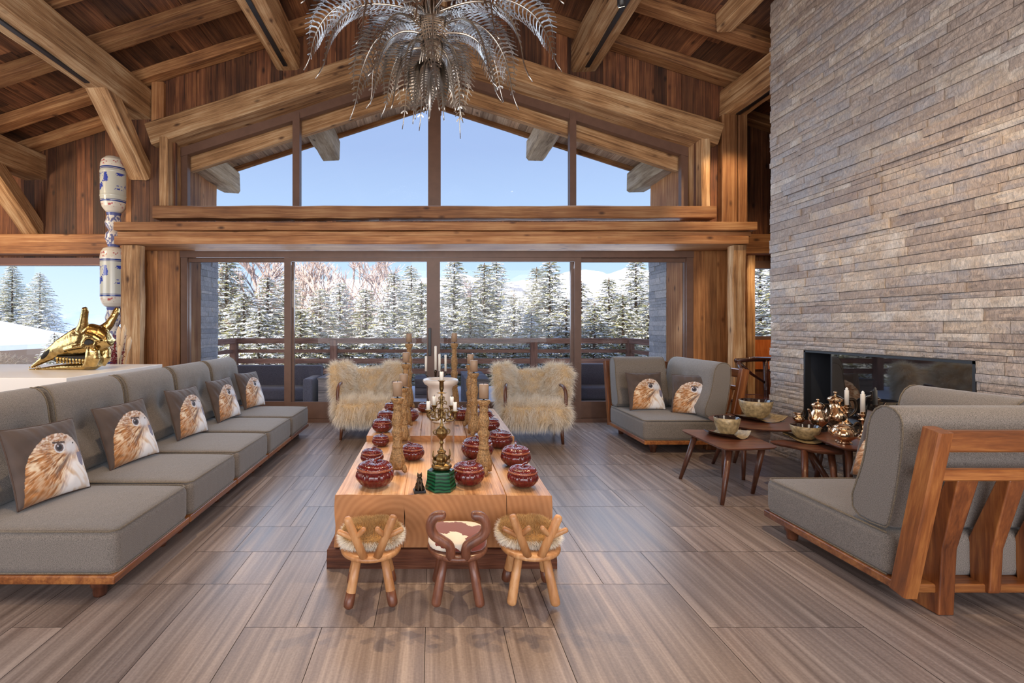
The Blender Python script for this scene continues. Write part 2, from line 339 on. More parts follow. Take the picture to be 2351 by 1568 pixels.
def stonemat(name, cols, rough=.75):
    m, n, l, b = newmat(name); t = n.new('ShaderNodeTexCoord'); at = n.new('ShaderNodeAttribute'); at.attribute_name = 'rnd'
    r = n.new('ShaderNodeValToRGB'); cr = r.color_ramp; cr.interpolation = 'LINEAR'
    cr.elements[0].position = 0; cr.elements[0].color = cols[0]; cr.elements[1].position = 1; cr.elements[1].color = cols[-1]
    for i, c in enumerate(cols[1:-1]): e = cr.elements.new((i+1)/(len(cols)-1)); e.color = c
    n0 = n.new('ShaderNodeTexNoise'); n0.inputs['Scale'].default_value = 5; n0.inputs['Detail'].default_value = 5; l.new(t.outputs['Object'], n0.inputs['Vector'])
    ad = n.new('ShaderNodeMath'); ad.operation = 'MULTIPLY_ADD'; ad.inputs[1].default_value = .9; l.new(n0.outputs['Fac'], ad.inputs[0])
    sb = n.new('ShaderNodeMath'); sb.operation = 'SUBTRACT'; sb.inputs[1].default_value = .33; at2 = n.new('ShaderNodeMath'); at2.operation = 'MULTIPLY'; at2.inputs[1].default_value = .80; l.new(at.outputs['Fac'], at2.inputs[0]); l.new(at2.outputs[0], sb.inputs[0]); l.new(sb.outputs[0], ad.inputs[2])
    l.new(ad.outputs[0], r.inputs[0])
    mp = n.new('ShaderNodeMapping'); mp.inputs['Scale'].default_value = (60, 60, 22); l.new(t.outputs['Object'], mp.inputs['Vector'])
    n1 = n.new('ShaderNodeTexNoise'); n1.inputs['Scale'].default_value = 1; n1.inputs['Detail'].default_value = 6; n1.inputs['Roughness'].default_value = .65; n1.inputs['Distortion'].default_value = 1.0; l.new(mp.outputs[0], n1.inputs['Vector'])
    mr = n.new('ShaderNodeMapRange'); mr.inputs['From Min'].default_value = .3; mr.inputs['From Max'].default_value = .7; mr.inputs['To Min'].default_value = .62; mr.inputs['To Max'].default_value = 1.32; l.new(n1.outputs['Fac'], mr.inputs[0])
    x = n.new('ShaderNodeVectorMath'); x.operation = 'SCALE'; l.new(r.outputs[0], x.inputs[0]); l.new(mr.outputs[0], x.inputs['Scale']); l.new(x.outputs[0], b.inputs['Base Color'])
    bp = n.new('ShaderNodeBump'); bp.inputs['Strength'].default_value = .9; bp.inputs['Distance'].default_value = .012; l.new(n1.outputs['Fac'], bp.inputs['Height']); l.new(bp.outputs[0], b.inputs['Normal'])
    b.inputs['Roughness'].default_value = rough; return m
M_stone = stonemat('split face quartzite', [sr(148,132,124), sr(162,145,133), sr(176,158,144), sr(166,158,156), sr(186,168,150), sr(204,194,184)], .5)
M_bstone = stonemat('blue grey slate', [sr(168,172,180), sr(190,194,200), sr(214,214,216)])
def floormat():
    m, n, l, b = newmat('stoneware floor'); t = n.new('ShaderNodeTexCoord'); at = n.new('ShaderNodeAttribute'); at.attribute_name = 'rnd'
    cx = n.new('ShaderNodeCombineXYZ'); l.new(at.outputs['Fac'], cx.inputs[0]); l.new(at.outputs['Fac'], cx.inputs[1])
    of = n.new('ShaderNodeVectorMath'); of.operation = 'MULTIPLY_ADD'; l.new(cx.outputs[0], of.inputs[0]); of.inputs[1].default_value = (43, 61, 0); l.new(t.outputs['Object'], of.inputs[2])
    mp = n.new('ShaderNodeMapping'); mp.inputs['Scale'].default_value = (22, .55, 1); l.new(of.outputs[0], mp.inputs['Vector'])
    n1 = n.new('ShaderNodeTexNoise'); n1.inputs['Scale'].default_value = 1; n1.inputs['Detail'].default_value = 6; n1.inputs['Roughness'].default_value = .6; n1.inputs['Distortion'].default_value = .3; l.new(mp.outputs[0], n1.inputs['Vector'])
    n2 = n.new('ShaderNodeTexNoise'); n2.inputs['Scale'].default_value = 90; n2.inputs['Detail'].default_value = 3; l.new(of.outputs[0], n2.inputs['Vector'])
    a = n.new('ShaderNodeMath'); a.operation = 'MULTIPLY_ADD'; a.inputs[1].default_value = .22; l.new(n2.outputs['Fac'], a.inputs[0]); l.new(n1.outputs['Fac'], a.inputs[2])
    r = n.new('ShaderNodeValToRGB'); cr = r.color_ramp; cr.elements[0].position = .42; cr.elements[0].color = sr(108,94,87); cr.elements[1].position = .84; cr.elements[1].color = sr(174,158,148)
    e = cr.elements.new(.6); e.color = sr(136,121,113); l.new(a.outputs[0], r.inputs[0])
    fr = n.new('ShaderNodeMath'); fr.operation = 'FRACT'; mu = n.new('ShaderNodeMath'); mu.operation = 'MULTIPLY'; mu.inputs[1].default_value = 9.7; l.new(at.outputs['Fac'], mu.inputs[0]); l.new(mu.outputs[0], fr.inputs[0])
    mr = n.new('ShaderNodeMapRange'); mr.inputs['To Min'].default_value = .84; mr.inputs['To Max'].default_value = 1.08; l.new(fr.outputs[0], mr.inputs[0])
    x = n.new('ShaderNodeVectorMath'); x.operation = 'SCALE'; l.new(r.outputs[0], x.inputs[0]); l.new(mr.outputs[0], x.inputs['Scale']); l.new(x.outputs[0], b.inputs['Base Color'])
    rr = n.new('ShaderNodeMapRange'); rr.inputs['To Min'].default_value = .24; rr.inputs['To Max'].default_value = .42; l.new(n1.outputs['Fac'], rr.inputs[0]); l.new(rr.outputs[0], b.inputs['Roughness'])
    bp = n.new('ShaderNodeBump'); bp.inputs['Strength'].default_value = .12; bp.inputs['Distance'].default_value = .002; l.new(a.outputs[0], bp.inputs['Height']); l.new(bp.outputs[0], b.inputs['Normal'])
    return m
M_floor = floormat()
# value noise for numpy painting
def vnoise(x, y, seed=0):
    g = np.random.RandomState(seed).rand(64, 64)
    xi = np.floor(x).astype(int); yi = np.floor(y).astype(int); fx = x-xi; fy = y-yi
    fx = fx*fx*(3-2*fx); fy = fy*fy*(3-2*fy); xi %= 64; yi %= 64; x2 = (xi+1) % 64; y2 = (yi+1) % 64
    return (g[xi, yi]*(1-fx)+g[x2, yi]*fx)*(1-fy)+(g[xi, y2]*(1-fx)+g[x2, y2]*fx)*fy
# ------------------------------------------------------------------ structure
def beam(name, p0, p1, w_, h, mat, up=(0,0,1), wob=.006, cham=.012, parent=None, seg=.35):
    p0 = Vector(p0); p1 = Vector(p1); L = (p1-p0).length; X = (p1-p0).normalized(); Z = Vector(up); Z = (Z-X*Z.dot(X)).normalized(); Y = Z.cross(X)
    M = Matrix((X, Y, Z)).transposed().to_4x4(); M.translation = (p0+p1)/2
    mb = MB(); n = max(1, int(L/seg)); k = 8; c = cham; hw, hh = w_/2, h/2
    base = [(-hw+c,-hh),(hw-c,-hh),(hw,-hh+c),(hw,hh-c),(hw-c,hh),(-hw+c,hh),(-hw,hh-c),(-hw,-hh+c)]
    vs = []
    for i in range(n+1):
        x = -L/2+L*i/n
        for (a, b) in base: vs.append((x, a+R.uniform(-wob, wob), b+R.uniform(-wob, wob)))
    fs = [tuple(range(k-1, -1, -1)), tuple(n*k+i for i in range(k))]
    for i in range(n):
        for j in range(k): q = (j+1) % k; fs.append((i*k+j, i*k+q, (i+1)*k+q, (i+1)*k+j))
    mb.add(vs, fs, 0, False, R.random())
    o = link(name, mb, mat, M=M)
    if parent is not None: o.parent = parent
    return o
TN = [0]
def trim(*a, **k):
    TN[0] += 1
    return grp(beam('trim_%d' % TN[0], *a, **k), kind='structure')
SL = .3225; CX = .035
def zc(x, apex=6.47): return apex-SL*abs(x-CX)
# floor tiles
U = .1243; RP = .389; X0 = -.032; Y0 = 2.326
occ = {}; tiles = []
def put(k0, k1, j0, j1):
    for k in range(k0, k1):
        for j in range(j0, j1):
            if (k, j) in occ: return False
    for k in range(k0, k1):
        for j in range(j0, j1): occ[(k, j)] = 1
    tiles.append((k0, k1, j0, j1)); return True
for t_ in ((-10,-7,-2,1), (-7,-4,-2,0), (-4,0,-1,0), (0,3,-1,0), (3,5,-1,0), (5,11,-2,1), (11,17,-1,0), (11,17,0,2), (-7,-5,0,2), (-5,-2,0,2), (-2,4,0,1), (4,5,0,1), (-9,-7,1,2), (5,8,1,2), (8,11,1,2), (4,5,1,3), (5,8,2,4), (8,14,2,4), (-7,-4,2,4), (-10,-7,2,3), (-12,-9,1,2)):
    put(*t_)
kr, jr = (-76, 60), (-16, 14)
for j in range(*jr):
    for k in range(*kr):
        if (k, j) in occ: continue
        opts = [(3,2),(6,2),(3,1),(2,1),(6,1),(3,3),(2,2)]; R.shuffle(opts)
        for (a, b) in opts+[(1,1)]:
            if put(k, k+a, j, j+b): break
mb = MB(); g = .0016
for (k0, k1, j0, j1) in tiles:
    x0, x1, y0, y1 = X0+U*k0+g, X0+U*k1-g, Y0+RP*j0+g, Y0+RP*j1-g
    mb.add([(x0,y0,0),(x1,y0,0),(x1,y1,0),(x0,y1,0)], [(0,1,2,3)], 0, False, R.random())
mb.box((-9.5,-4,-.2), (7.5,7.75,-.003), 1)
M_grout = plain('dark grout', sr(70,62,58), .8)
grp(link('floor', mb, [M_floor, M_grout]), kind='structure')
# ceiling: two slopes of boards running with the ridge
mb = MB()
for s in (-1, 1):
    u = 0
    while u < 9.6:
        wd = R.uniform(.16, .24); y = -4.0
        while y < 8.0:
            L = R.uniform(1.5, 3.5); y1 = min(8.0, y+L); x0, x1 = CX+s*u, CX+s*(u+wd-.004); d = R.uniform(0, .012)
            vs = [(x0,y,zc(x0)+d),(x1,y,zc(x1)+d),(x1,y1-.003,zc(x1)+d),(x0,y1-.003,zc(x0)+d)]
            vs += [(a, b, c+.05) for a, b, c in vs]
            mb.add(vs, [(0,1,2,3),(4,7,6,5),(0,4,5,1),(1,5,6,2),(2,6,7,3),(3,7,4,0)], 0, False, R.random()); y = y1
        u += wd
for s in (-1, 1):
    x1 = CX+s*9.8
    mb.add([(CX,-4,zc(CX)+.08),(x1,-4,zc(x1)+.08),(x1,8,zc(x1)+.08),(CX,8,zc(CX)+.08),(CX,-4,zc(CX)+.3),(x1,-4,zc(x1)+.3),(x1,8,zc(x1)+.3),(CX,8,zc(CX)+.3)],
           [(0,1,2,3),(4,7,6,5),(0,4,5,1),(1,5,6,2),(2,6,7,3),(3,7,4,0)], 1)
grp(link('ceiling', mb, [M_ceil, M_dark]), kind='structure')
# plank walls facing the room (toward -Y)
def plankwall(name, x0, x1, yf, ivs, mat=M_plank, th=.06):
    mb = MB(); x = x0
    while x < x1-.01:
        wd = min(R.uniform(.13, .22), x1-x); xe = x+wd
        for (a, b) in ivs((x+xe)/2):
            za, zb = a(x) if callable(a) else a, b(x) if callable(b) else b
            zb2 = b(xe) if callable(b) else b; za2 = a(xe) if callable(a) else a
            d = R.uniform(0, .008); e = xe-.004
            vs = [(x,yf+d,za),(e,yf+d,za2),(e,yf+d,zb2),(x,yf+d,zb),(x,yf+th,za),(e,yf+th,za2),(e,yf+th,zb2),(x,yf+th,zb)]
            mb.add(vs, [(0,1,2,3),(5,4,7,6),(0,4,5,1),(1,5,6,2),(2,6,7,3),(3,7,4,0)], 0, False, R.random())
        x = xe
    return grp(link(name, mb, mat), kind='structure')
zh = lambda x: 5.40-SL*abs(x-CX)
zr = lambda x: zc(x)+.04
OL, OR_ = -3.8, 3.87
def iv_c(x):
    if x < OL or x > OR_: return [(2.6, zr)]
    return [(2.6, 3.12), (zh, zr)]
plankwall('wall_back', -4.46, 4.53, 7.10, iv_c)
def iv_l(x): return [(2.5, zr)] + ([(0, .72)] if x < -4.75 else [(0, 2.5)])
plankwall('wall_back_left', -9.4, -4.4, 7.82, iv_l)
def iv_r(x): return [(2.45, zr), (0, 1.22)] if x > 5.17 else [(0, zr)]
plankwall('wall_back_right', 4.45, 7.4, 7.82, iv_r, M_plank)
plankwall('wall_back_left_panel', -4.46, -3.80, 7.30, lambda x: [(0, 2.62)], M_panel)
plankwall('wall_back_right_panel', 3.95, 4.53, 7.30, lambda x: [(0, 2.62)], M_panel)
mb = MB(); mb.box((5.17,7.80,.75), (7.4,7.815,1.225)); grp(link('trim_orange_panel', mb, M_orange), kind='structure')
mb = MB(); mb.box((-4.5,7.1,0), (-4.42,7.9,5.0)); mb.box((4.48,7.1,0), (4.56,7.9,5.0)); grp(link('wall_bay_returns', mb, M_panel), kind='structure')
M_plaster = plain('pale plaster', sr(214,196,172), .9, bump=.1)
mb = MB(); mb.box((-9.5,-4,0), (-9.35,1.0,3.8)); mb.box((-9.5,5.2,0), (-9.35,7.9,3.8)); mb.box((-9.5,1.0,2.9), (-9.35,5.2,3.8)); mb.box((-9.5,1.0,0), (-9.35,5.2,.7)); grp(link('wall_left', mb, M_panel), kind='structure')
mb = MB(); mb.box((7.3,-4,0), (7.45,7.9,4.4)); grp(link('wall_right', mb, M_panel), kind='structure')
mb = MB(); mb.box((-9.5,-4.1,3.5), (7.5,-3.95,6.6)); mb.box((-9.5,-4.1,0), (-4.6,-3.95,3.5)); mb.box((4.6,-4.1,0), (7.5,-3.95,3.5)); mb.box((-4.6,-4.1,0), (4.6,-3.95,.6)); grp(link('wall_rear', mb, M_plaster), kind='structure')
# big lintel over the sliding doors: three stacked boards on a soffit
for (z0, z1, yf, x0, x1) in ((2.766, 2.886, 6.66, -4.39, 4.48), (2.69, 2.762, 6.70, -4.36, 4.42), (2.575, 2.69, 6.66, -4.38, 4.36)):
    trim((x0, (yf+7.28)/2, (z0+z1)/2), (x1, (yf+7.28)/2, (z0+z1)/2), 7.28-yf, z1-z0-.004, M_board, wob=.003, cham=.006)
trim((-3.99, 7.05, 3.078), (4.06, 7.05, 3.078), .3, .176, M_board, wob=.006)
# gable frame: two raking beams, jambs
hb = .33*math.cos(math.atan(SL))
for s, xe in ((-1, -4.09), (1, 4.16)):
    zm = lambda x: 5.38+.165-SL*abs(x-CX)
    x1 = CX-s*.02
    trim((xe, 7.17, zm(xe)), (x1, 7.17, zm(x1)), .44, hb, M_beam, wob=.006, cham=.012)
trim((-3.865, 7.16, 3.16), (-3.865, 7.16, 4.17), .42, .13, M_beamz, up=(1,0,0)).data.materials[0] = M_beam
trim((3.94, 7.16, 3.16), (3.94, 7.16, 4.14), .42, .13, M_beam, up=(1,0,0))
# posts and edge boards
trim((-4.195, 6.78, 0), (-4.195, 6.78, 2.57), .15, .26, M_beam, up=(1,0,0), wob=.012, cham=.02)
trim((4.265, 6.78, 0), (4.265, 6.78, 2.57), .15, .18, M_beam, up=(1,0,0), wob=.012, cham=.02)
trim((4.30, 7.04, 2.89), (4.30, 7.04, 4.5), .13, .22, M_board, up=(1,0,0), wob=.003)
trim((4.49, 7.04, 2.89), (4.49, 7.04, 4.5), .13, .13, M_board, up=(1,0,0), wob=.003)
trim((-4.0, 7.07, 4.2), (-4.0, 7.07, 5.0), .08, .18, M_board, up=(1,0,0), wob=.002)
trim((-9.3, 7.68, 2.73), (-4.42, 7.68, 2.73), .28, .31, M_board, wob=.004)
trim((4.5, 7.68, 2.73), (7.3, 7.68, 2.73), .28, .31, M_board, wob=.004)
trim((5.1, 7.76, .0), (5.1, 7.76, 2.6), .1, .12, M_beam, up=(1,0,0), wob=.004)
# rafters under the boards
for i, y in enumerate((7.0, 6.14, 5.27, 4.4, 3.5, 2.6, 1.7, .8, -.2, -1.3, -2.4, -3.5)):
    for s in (-1, 1):
        xe = CX+s*(8.9 if s < 0 else 7.2)
        a = (CX+s*.02, y, 6.395); b = (xe, y, 6.395-SL*abs(xe-CX))
        trim(a, b, .20, .155, M_raft, wob=.006)
for s in (-1, 1):
    x0 = CX+s*4.4; xe = CX+s*(8.9 if s < 0 else 7.2)
    trim((x0, 7.72, 6.395-SL*4.4), (xe, 7.72, 6.395-SL*abs(xe-CX)), .2, .155, M_raft)
# purlins along the room
def purlin(x, y1, zt, label, w_=.36, h=.42, y0=-3.8):
    return grp(beam('ceiling_beam', (x, y0, zt-h/2), (x, y1, zt-h/2), w_, h, M_beam, wob=.012, cham=.03, seg=.5), label, 'beam', 'long timber beams under the rafters')
zb = lambda x: 6.32-SL*abs(x-CX)
purlin(-4.28, 7.12, zb(-4.28)-.01, 'thick pale timber beam on the left carrying a diagonal brace, black track along its underside', h=.44)
purlin(-2.11, 7.12, zb(-2.11)-.01, 'timber beam ending on the gable wall left of the chandelier', w_=.33)
purlin(2.23, 7.12, zb(2.23)-.01, 'timber beam right of the chandelier with a lit spot light under it', w_=.38)
purlin(4.40, 7.12, zb(4.40)-.01, 'timber beam ending beside the stone chimney, black track underneath', w_=.34, h=.40, y0=5.6)
purlin(-6.42, 7.84, zb(-6.42)-.01, 'short visible timber beam end at the far left wall above the left window')
purlin(CX, 7.12, 6.28, 'ridge timber beam behind the top of the chandelier', w_=.34, h=.4)
grp(beam('ceiling_beam', (3.64, .5, zb(3.64)+.07), (3.64, 6.02, zb(3.64)+.07), .2, .24, M_beam), 'slim timber beam meeting a rafter at the top right, near the chimney', 'beam')
# diagonal braces
grp(beam('diagonal_brace', (-4.28, 6.05, 4.72), (-4.28, 7.14, 3.66), .28, .24, M_beam, up=(0,1,1), wob=.012, cham=.025), 'diagonal timber brace under the thick left beam, foot beside the gable window', 'brace')
grp(beam('diagonal_brace', (-6.42, 6.75, 4.02), (-6.42, 7.84, 2.95), .28, .24, M_beam, up=(0,1,1), wob=.012, cham=.025), 'diagonal timber brace at the far left edge above the left window', 'brace')
# black light tracks recessed in beam undersides
for (x, h, lab) in ((-4.28,.44,'black light track under the thick left beam'), (-2.11,.42,'black light track under the beam left of the chandelier'), (2.23,.42,'black light track under the beam right of the chandelier'), (4.40,.40,'black light track under the beam beside the chimney')):
    z = zb(x)-.01-h; mb = MB(); mb.box((x-.03,5.65 if x == 4.40 else .5,z-.018), (x+.03,6.0 if x == -4.28 else 6.95,z+.01)); grp(link('light_track', mb, M_black), lab, 'light track')
# spot light on the right beam
def spot(name, loc, rot, label):
    t = empty(name, loc, 0, label, 'spotlight'); t.rotation_euler = rot
    mb = MB(); mb.lathe([(.03,-.02),(.036,0),(.036,.09),(.02,.1)], 20, mat=0); link('lamp_head', mb, M_black, t)
    mb = MB(); mb.lathe([(.026,-.021),(.026,-.015)], 20); m = bpy.data.materials.get('lit lens')
    if not m:
        m, n, l, b = newmat('lit lens'); b.inputs['Emission Color'].default_value = (1,.8,.5,1); b.inputs['Emission Strength'].default_value = 14
    link('lens', mb, m, t); mb = MB(); mb.tube([(0,0,.08),(0,0,.15)], .008, 8); link('stem', mb, M_black, t); return t
spot('spot_light', tuple(P(1427, 10, 4.35)), (.5, -.25, 0), 'small lit spot light hanging from the beam right of the chandelier')
# ------------------------------------------------------------------ windows and doors
YW = 7.35
def pane(parent, pts, y):
    mb = MB(); mb.add([(x, y, z) for x, z in pts], [tuple(range(len(pts)))]); return link('glass_pane', mb, M_glass, parent)
def bar(mb, x0, x1, z0, z1, y0=YW-.04, y1=YW+.05): mb.box((x0,y0,z0), (x1,y1,z1))
# gable window
wroot = grp(empty('window_1'), kind='structure')
mb = MB(); zt = lambda x: 5.39-SL*abs(x-CX)
xs = [OL, -2.105, -2.0, -.06, .13, 2.08, 2.175, OR_]
fw = .1
def rak(x0, x1, d=.11):
    vs = [(x0,YW-.05,zt(x0)-d),(x1,YW-.05,zt(x1)-d),(x1,YW-.05,zt(x1)),(x0,YW-.05,zt(x0)),(x0,YW+.05,zt(x0)-d),(x1,YW+.05,zt(x1)-d),(x1,YW+.05,zt(x1)),(x0,YW+.05,zt(x0))]
    mb.add(vs, [(0,1,2,3),(5,4,7,6),(0,4,5,1),(1,5,6,2),(2,6,7,3),(3,7,4,0)])
rak(OL, CX, .15); rak(CX, OR_, .15)
bar(mb, OL, OL+fw, 3.1, zt(OL)-.02); bar(mb, OR_-fw, OR_, 3.1, zt(OR_)-.02)
for a, b in ((-2.105,-2.0), (-.06,.13), (2.08,2.175)): bar(mb, a, b, 3.1, zt((a+b)/2)-.05, YW-.06, YW+.06)
bar(mb, OL, OR_, 3.1, 3.22)
link('window_frame', mb, M_frame, wroot)
for a, b in ((OL+fw,-2.105), (-2.0,-.06), (.13,2.08), (2.175,OR_-fw)):
    pane(wroot, [(a,3.2),(b,3.2),(b,zt(b)-.1),(a,zt(a)-.1)], YW)
# sliding doors: frame plus four leaves
DL, DR = -3.80, 3.95
droot = grp(empty('door_1'), kind='structure')
mb = MB(); bar(mb, DL, DL+.1, 0, 2.48); bar(mb, DR-.1, DR, 0, 2.48); bar(mb, DL, DR, 2.48, 2.58, YW-.06, YW+.1); bar(mb, DL, DR, 0, .05, YW-.1, YW+.1)
link('door_frame', mb, M_frame, droot)
for i, (a, b, y) in enumerate(((-3.79,-2.10,YW+.03), (-2.23,.02,YW-.03), (.02,2.25,YW-.03), (2.11,3.94,YW+.03))):
    mb = MB(); s = .10
    bar(mb, a, a+s, .052, 2.478, y-.03, y+.03); bar(mb, b-s, b, .052, 2.478, y-.03, y+.03); bar(mb, a+s, b-s, 2.42, 2.478, y-.028, y+.028); bar(mb, a+s, b-s, .052, .30, y-.028, y+.028)
    lf = link('door_leaf', mb, M_frame, droot)
    pane(lf, [(a+s,.29),(b-s,.29),(b-s,2.43),(a+s,2.43)], y)
    if i == 1:
        mb = MB(); mb.box((b-.075,y-.075,1.0), (b-.035,y-.03,1.42)); link('door_handle', mb, M_black, lf, bevel=.006)
# left window and right window
for nm, x0, x1, z0, z1 in (('window_2', -9.2, -4.72, .72, 2.5), ('window_3', 5.17, 7.2, 1.22, 2.45)):
    r_ = grp(empty(nm), kind='structure'); mb = MB(); y = 7.9
    bar(mb, x0, x1, z1-.07, z1+.05, y-.08, y+.04); bar(mb, x0, x1, z0, z0+.06, y-.08, y+.04); bar(mb, x0, x0+.07, z0, z1, y-.05, y+.04); bar(mb, x1-.07, x1, z0, z1, y-.05, y+.04)
    link('window_frame', mb, M_frame if nm != 'window_2' else plain('reddish window frame', sr(140,98,80), .5), r_)
    pane(r_, [(x0+.06,z0+.05),(x1-.06,z0+.05),(x1-.06,z1-.05),(x0+.06,z1-.05)], y)
# ------------------------------------------------------------------ outside shell: reveals, slate fins, eaves
def stonewall(name, mapf, u0, u1, z0, z1, rows, lens, depth, mat, hole=None, gap=.002, du=.045, dz=.022, jit=.006):
    mb = MB(); z = z0
    rr = random.Random(hash(name) % 1000 if False else len(name)*13)
    while z < z1-.005:
        h = rr.choice(rows); zt_ = min(z+h, z1); u = u0-rr.uniform(0, .2)
        while u < u1:
            L = rr.uniform(*lens); ue = min(u+L, u1); us = max(u, u0)
            segs = [(us, ue)]
            if hole:
                hu0, hu1, hz0, hz1 = hole
                if zt_ > hz0+.005 and z < hz1-.005:
                    segs = [(a, b) for a, b in ((us, min(ue, hu0)), (max(us, hu1), ue)) if b-a > .01]
            d0 = rr.uniform(0, depth); c = rr.random()
            for (a, b) in segs:
                if b-a < .012: continue
                nu = max(1, int((b-a)/du)); nz = max(1, int((zt_-z)/dz))
                vs = []; fs = []
                for iz in range(nz+1):
                    for iu in range(nu+1):
                        edge = iz in (0, nz) or iu in (0, nu)
                        d = d0+(rr.uniform(-jit, jit) if not edge else -jit*.7+rr.uniform(-jit, jit)*.5)
                        vs.append(mapf(a+gap+(b-a-2*gap)*iu/nu, z+gap+(zt_-z-2*gap)*iz/nz, d))
                for iz in range(nz):
                    for iu in range(nu):
                        q = iz*(nu+1)+iu; fs.append((q, q+1, q+nu+2, q+nu+1))
                nb = len(vs)
                for (uu, zz) in ((a+gap, z+gap), (b-gap, z+gap), (b-gap, zt_-gap), (a+gap, zt_-gap)): vs.append(mapf(uu, zz, -.03))
                w0 = nu+1
                bot = list(range(0, nu+1)); top = [nz*w0+i for i in range(nu+1)]; lef = [i*w0 for i in range(nz+1)]; rig = [i*w0+nu for i in range(nz+1)]
                fs += [tuple(bot[::-1]+[nb, nb+1]), tuple(top+[nb+2, nb+3]), tuple(lef+[nb+3, nb]), tuple(rig[::-1]+[nb+1, nb+2])]
                mb.add(vs, fs, 0, False, c)
            u = ue if ue > u else u+.1
        z = zt_
    return mb
for s, xx, nm in ((-1, -3.82, 'left'), (1, 3.87, 'right')):
    mf = (lambda u, z, d, xx=xx, s=s: (xx-s*d-s*.0, u, z))
    mb = stonewall('fin'+nm, mf, 7.98, 8.62, -.6, 2.9, [.05,.08,.11], (.25,.7), .02, M_bstone, du=.1, dz=.05)
    x_in = xx+s*.01
    mb.box((min(x_in, x_in+s*.6), 7.98, -.6), (max(x_in, x_in+s*.6), 8.6, 2.9), 0, rnd=.3)
    mf2 = (lambda u, z, d, s=s, xx=xx: (u, 8.6+d, z))
    grp(link('wall_outer_'+nm, mb, M_bstone), kind='structure')
    trim((xx+s*.02, 7.72, 0), (xx+s*.02, 7.72, 4.2), .5, .06, M_board, up=(1,0,0), wob=.001, cham=.003)
    trim((xx+s*.05, 8.28, 2.9), (xx+s*.05, 8.28, 4.35), .6, .1, M_board, up=(1,0,0), wob=.004, cham=.01)
mb = MB()
for s in (-1, 1):
    u = 0.0
    while u < 4.35:
        wd = .14; x0, x1 = CX+s*u, CX+s*(u+wd-.005); a = 5.56; z0, z1 = a-SL*u, a-SL*(u+wd)
        mb.add([(x0,7.42,z0),(x1,7.42,z1),(x1,8.9,z1),(x0,8.9,z0),(x0,7.42,z0+.06),(x1,7.42,z1+.06),(x1,8.9,z1+.06),(x0,8.9,z0+.06)], [(0,3,2,1),(4,5,6,7),(0,1,5,4),(1,2,6,5),(2,3,7,6),(3,0,4,7)], 0, False, R.random())
        u += wd
grp(link('ceiling_eaves', mb, wood('eave board', sr(120,92,70), sr(186,150,118), sr(222,194,162), 'Y', 16, .6, .7, 1, .5, .35)), kind='structure')
for s in (-1, 1):
    xe = CX+s*4.36
    trim((CX, 8.95, 5.60), (CX+s*5.4, 8.95, 5.60-SL*5.4), .07, .22, M_raft, wob=.003)
    trim((CX, 7.50, 5.17), (CX+s*3.8, 7.50, 5.17-SL*3.8), .12, .24, M_beam, wob=.003)
    mb = MB(); mb.add([(CX,7.3,5.75),(xe,7.3,5.75-SL*4.36),(xe,9.1,5.75-SL*4.36),(CX,9.1,5.75),(CX,7.3,5.95),(xe,7.3,5.95-SL*4.36),(xe,9.1,5.95-SL*4.36),(CX,9.1,5.95)], [(0,3,2,1),(4,5,6,7),(0,1,5,4),(1,2,6,5),(2,3,7,6),(3,0,4,7)])
    grp(link('ceiling_roof_slab', mb, M_dark), kind='structure')
for (x, lab) in ((-3.74, 'weathered beam end jutting outside at the left of the gable window'), (-1.88, 'weathered beam end outside the second gable pane from the left'), (1.93, 'weathered beam end outside the third gable pane from the left'), (3.80, 'weathered beam end jutting outside at the right of the gable window')):
    z = 5.54-SL*abs(x-CX)
    grp(beam('roof_beam_end', (x, 7.5, z-.2), (x, 9.0, z-.2), .34, .4, wood('bleached beam', sr(120,98,76), sr(188,168,140), sr(222,208,186), 'X', 9, .7, .8, 1, .9, .2, dist=.012) if 'bleached beam' not in bpy.data.materials else bpy.data.materials['bleached beam'], wob=.014, cham=.04), lab, 'beam')
trim((.1, 8.0, 4.95), (.1, 8.0, 5.5), .12, .12, M_board, up=(1,0,0))
# ------------------------------------------------------------------ chimney with fireplace
CXW = 3.90
hole = (-5.06, -3.46, .33, 1.195)
mb = stonewall('chimney', (lambda u, z, d: (CXW-d, -u, z)), -5.57, -.6, 0, 5.16, [.045,.06,.075,.09], (.14,.75), .022, M_stone, hole=hole)
mb.box((CXW+.02,.6,0), (5.2,5.56,.33), 0, rnd=.3); mb.box((CXW+.02,.6,1.195), (5.2,5.56,4.85), 0, rnd=.3)
mb.box((CXW+.02,.6,.33), (5.2,3.46,1.195), 0, rnd=.3); mb.box((CXW+.02,5.06,.33), (5.2,5.56,1.195), 0, rnd=.3)
chim = grp(link('chimney_breast', mb, M_stone), 'tall chimney breast clad in split-face grey brown stone', 'chimney')
fp = empty('fireplace', (CXW, 4.26, .33), 0, 'black built-in glass-fronted fireplace in the stone chimney', 'fireplace')
mb = MB(); H = .865; a = .8
mb.box((-.012,-a,0), (.05,-a+.02,H)); mb.box((-.012,a-.02,0), (.05,a,H)); mb.box((-.012,-a,H-.02), (.05,a,H)); mb.box((-.012,-a,0), (.05,a,.02))
link('steel_frame', mb, M_black, fp)
mb = MB(); mb.box((.5,-a,0), (.52,a,H)); mb.box((.05,-a,0), (.52,-a+.01,H)); mb.box((.05,a-.01,0), (.52,a,H)); mb.box((.05,-a,0), (.52,a,.01)); mb.box((.05,-a,H-.01), (.52,a,H)); mb.box((.04,.5,0), (.06,.52,H))
link('firebox', mb, plain('soot black', (.02,.022,.028,1), .5), fp)
mb = MB(); mb.add([(.03,-a+.02,.02),(.03,.5,.02),(.03,.5,H-.02),(.03,-a+.02,H-.02)], [(0,1,2,3)]); link('glass_pane', mb, M_fglass, fp)
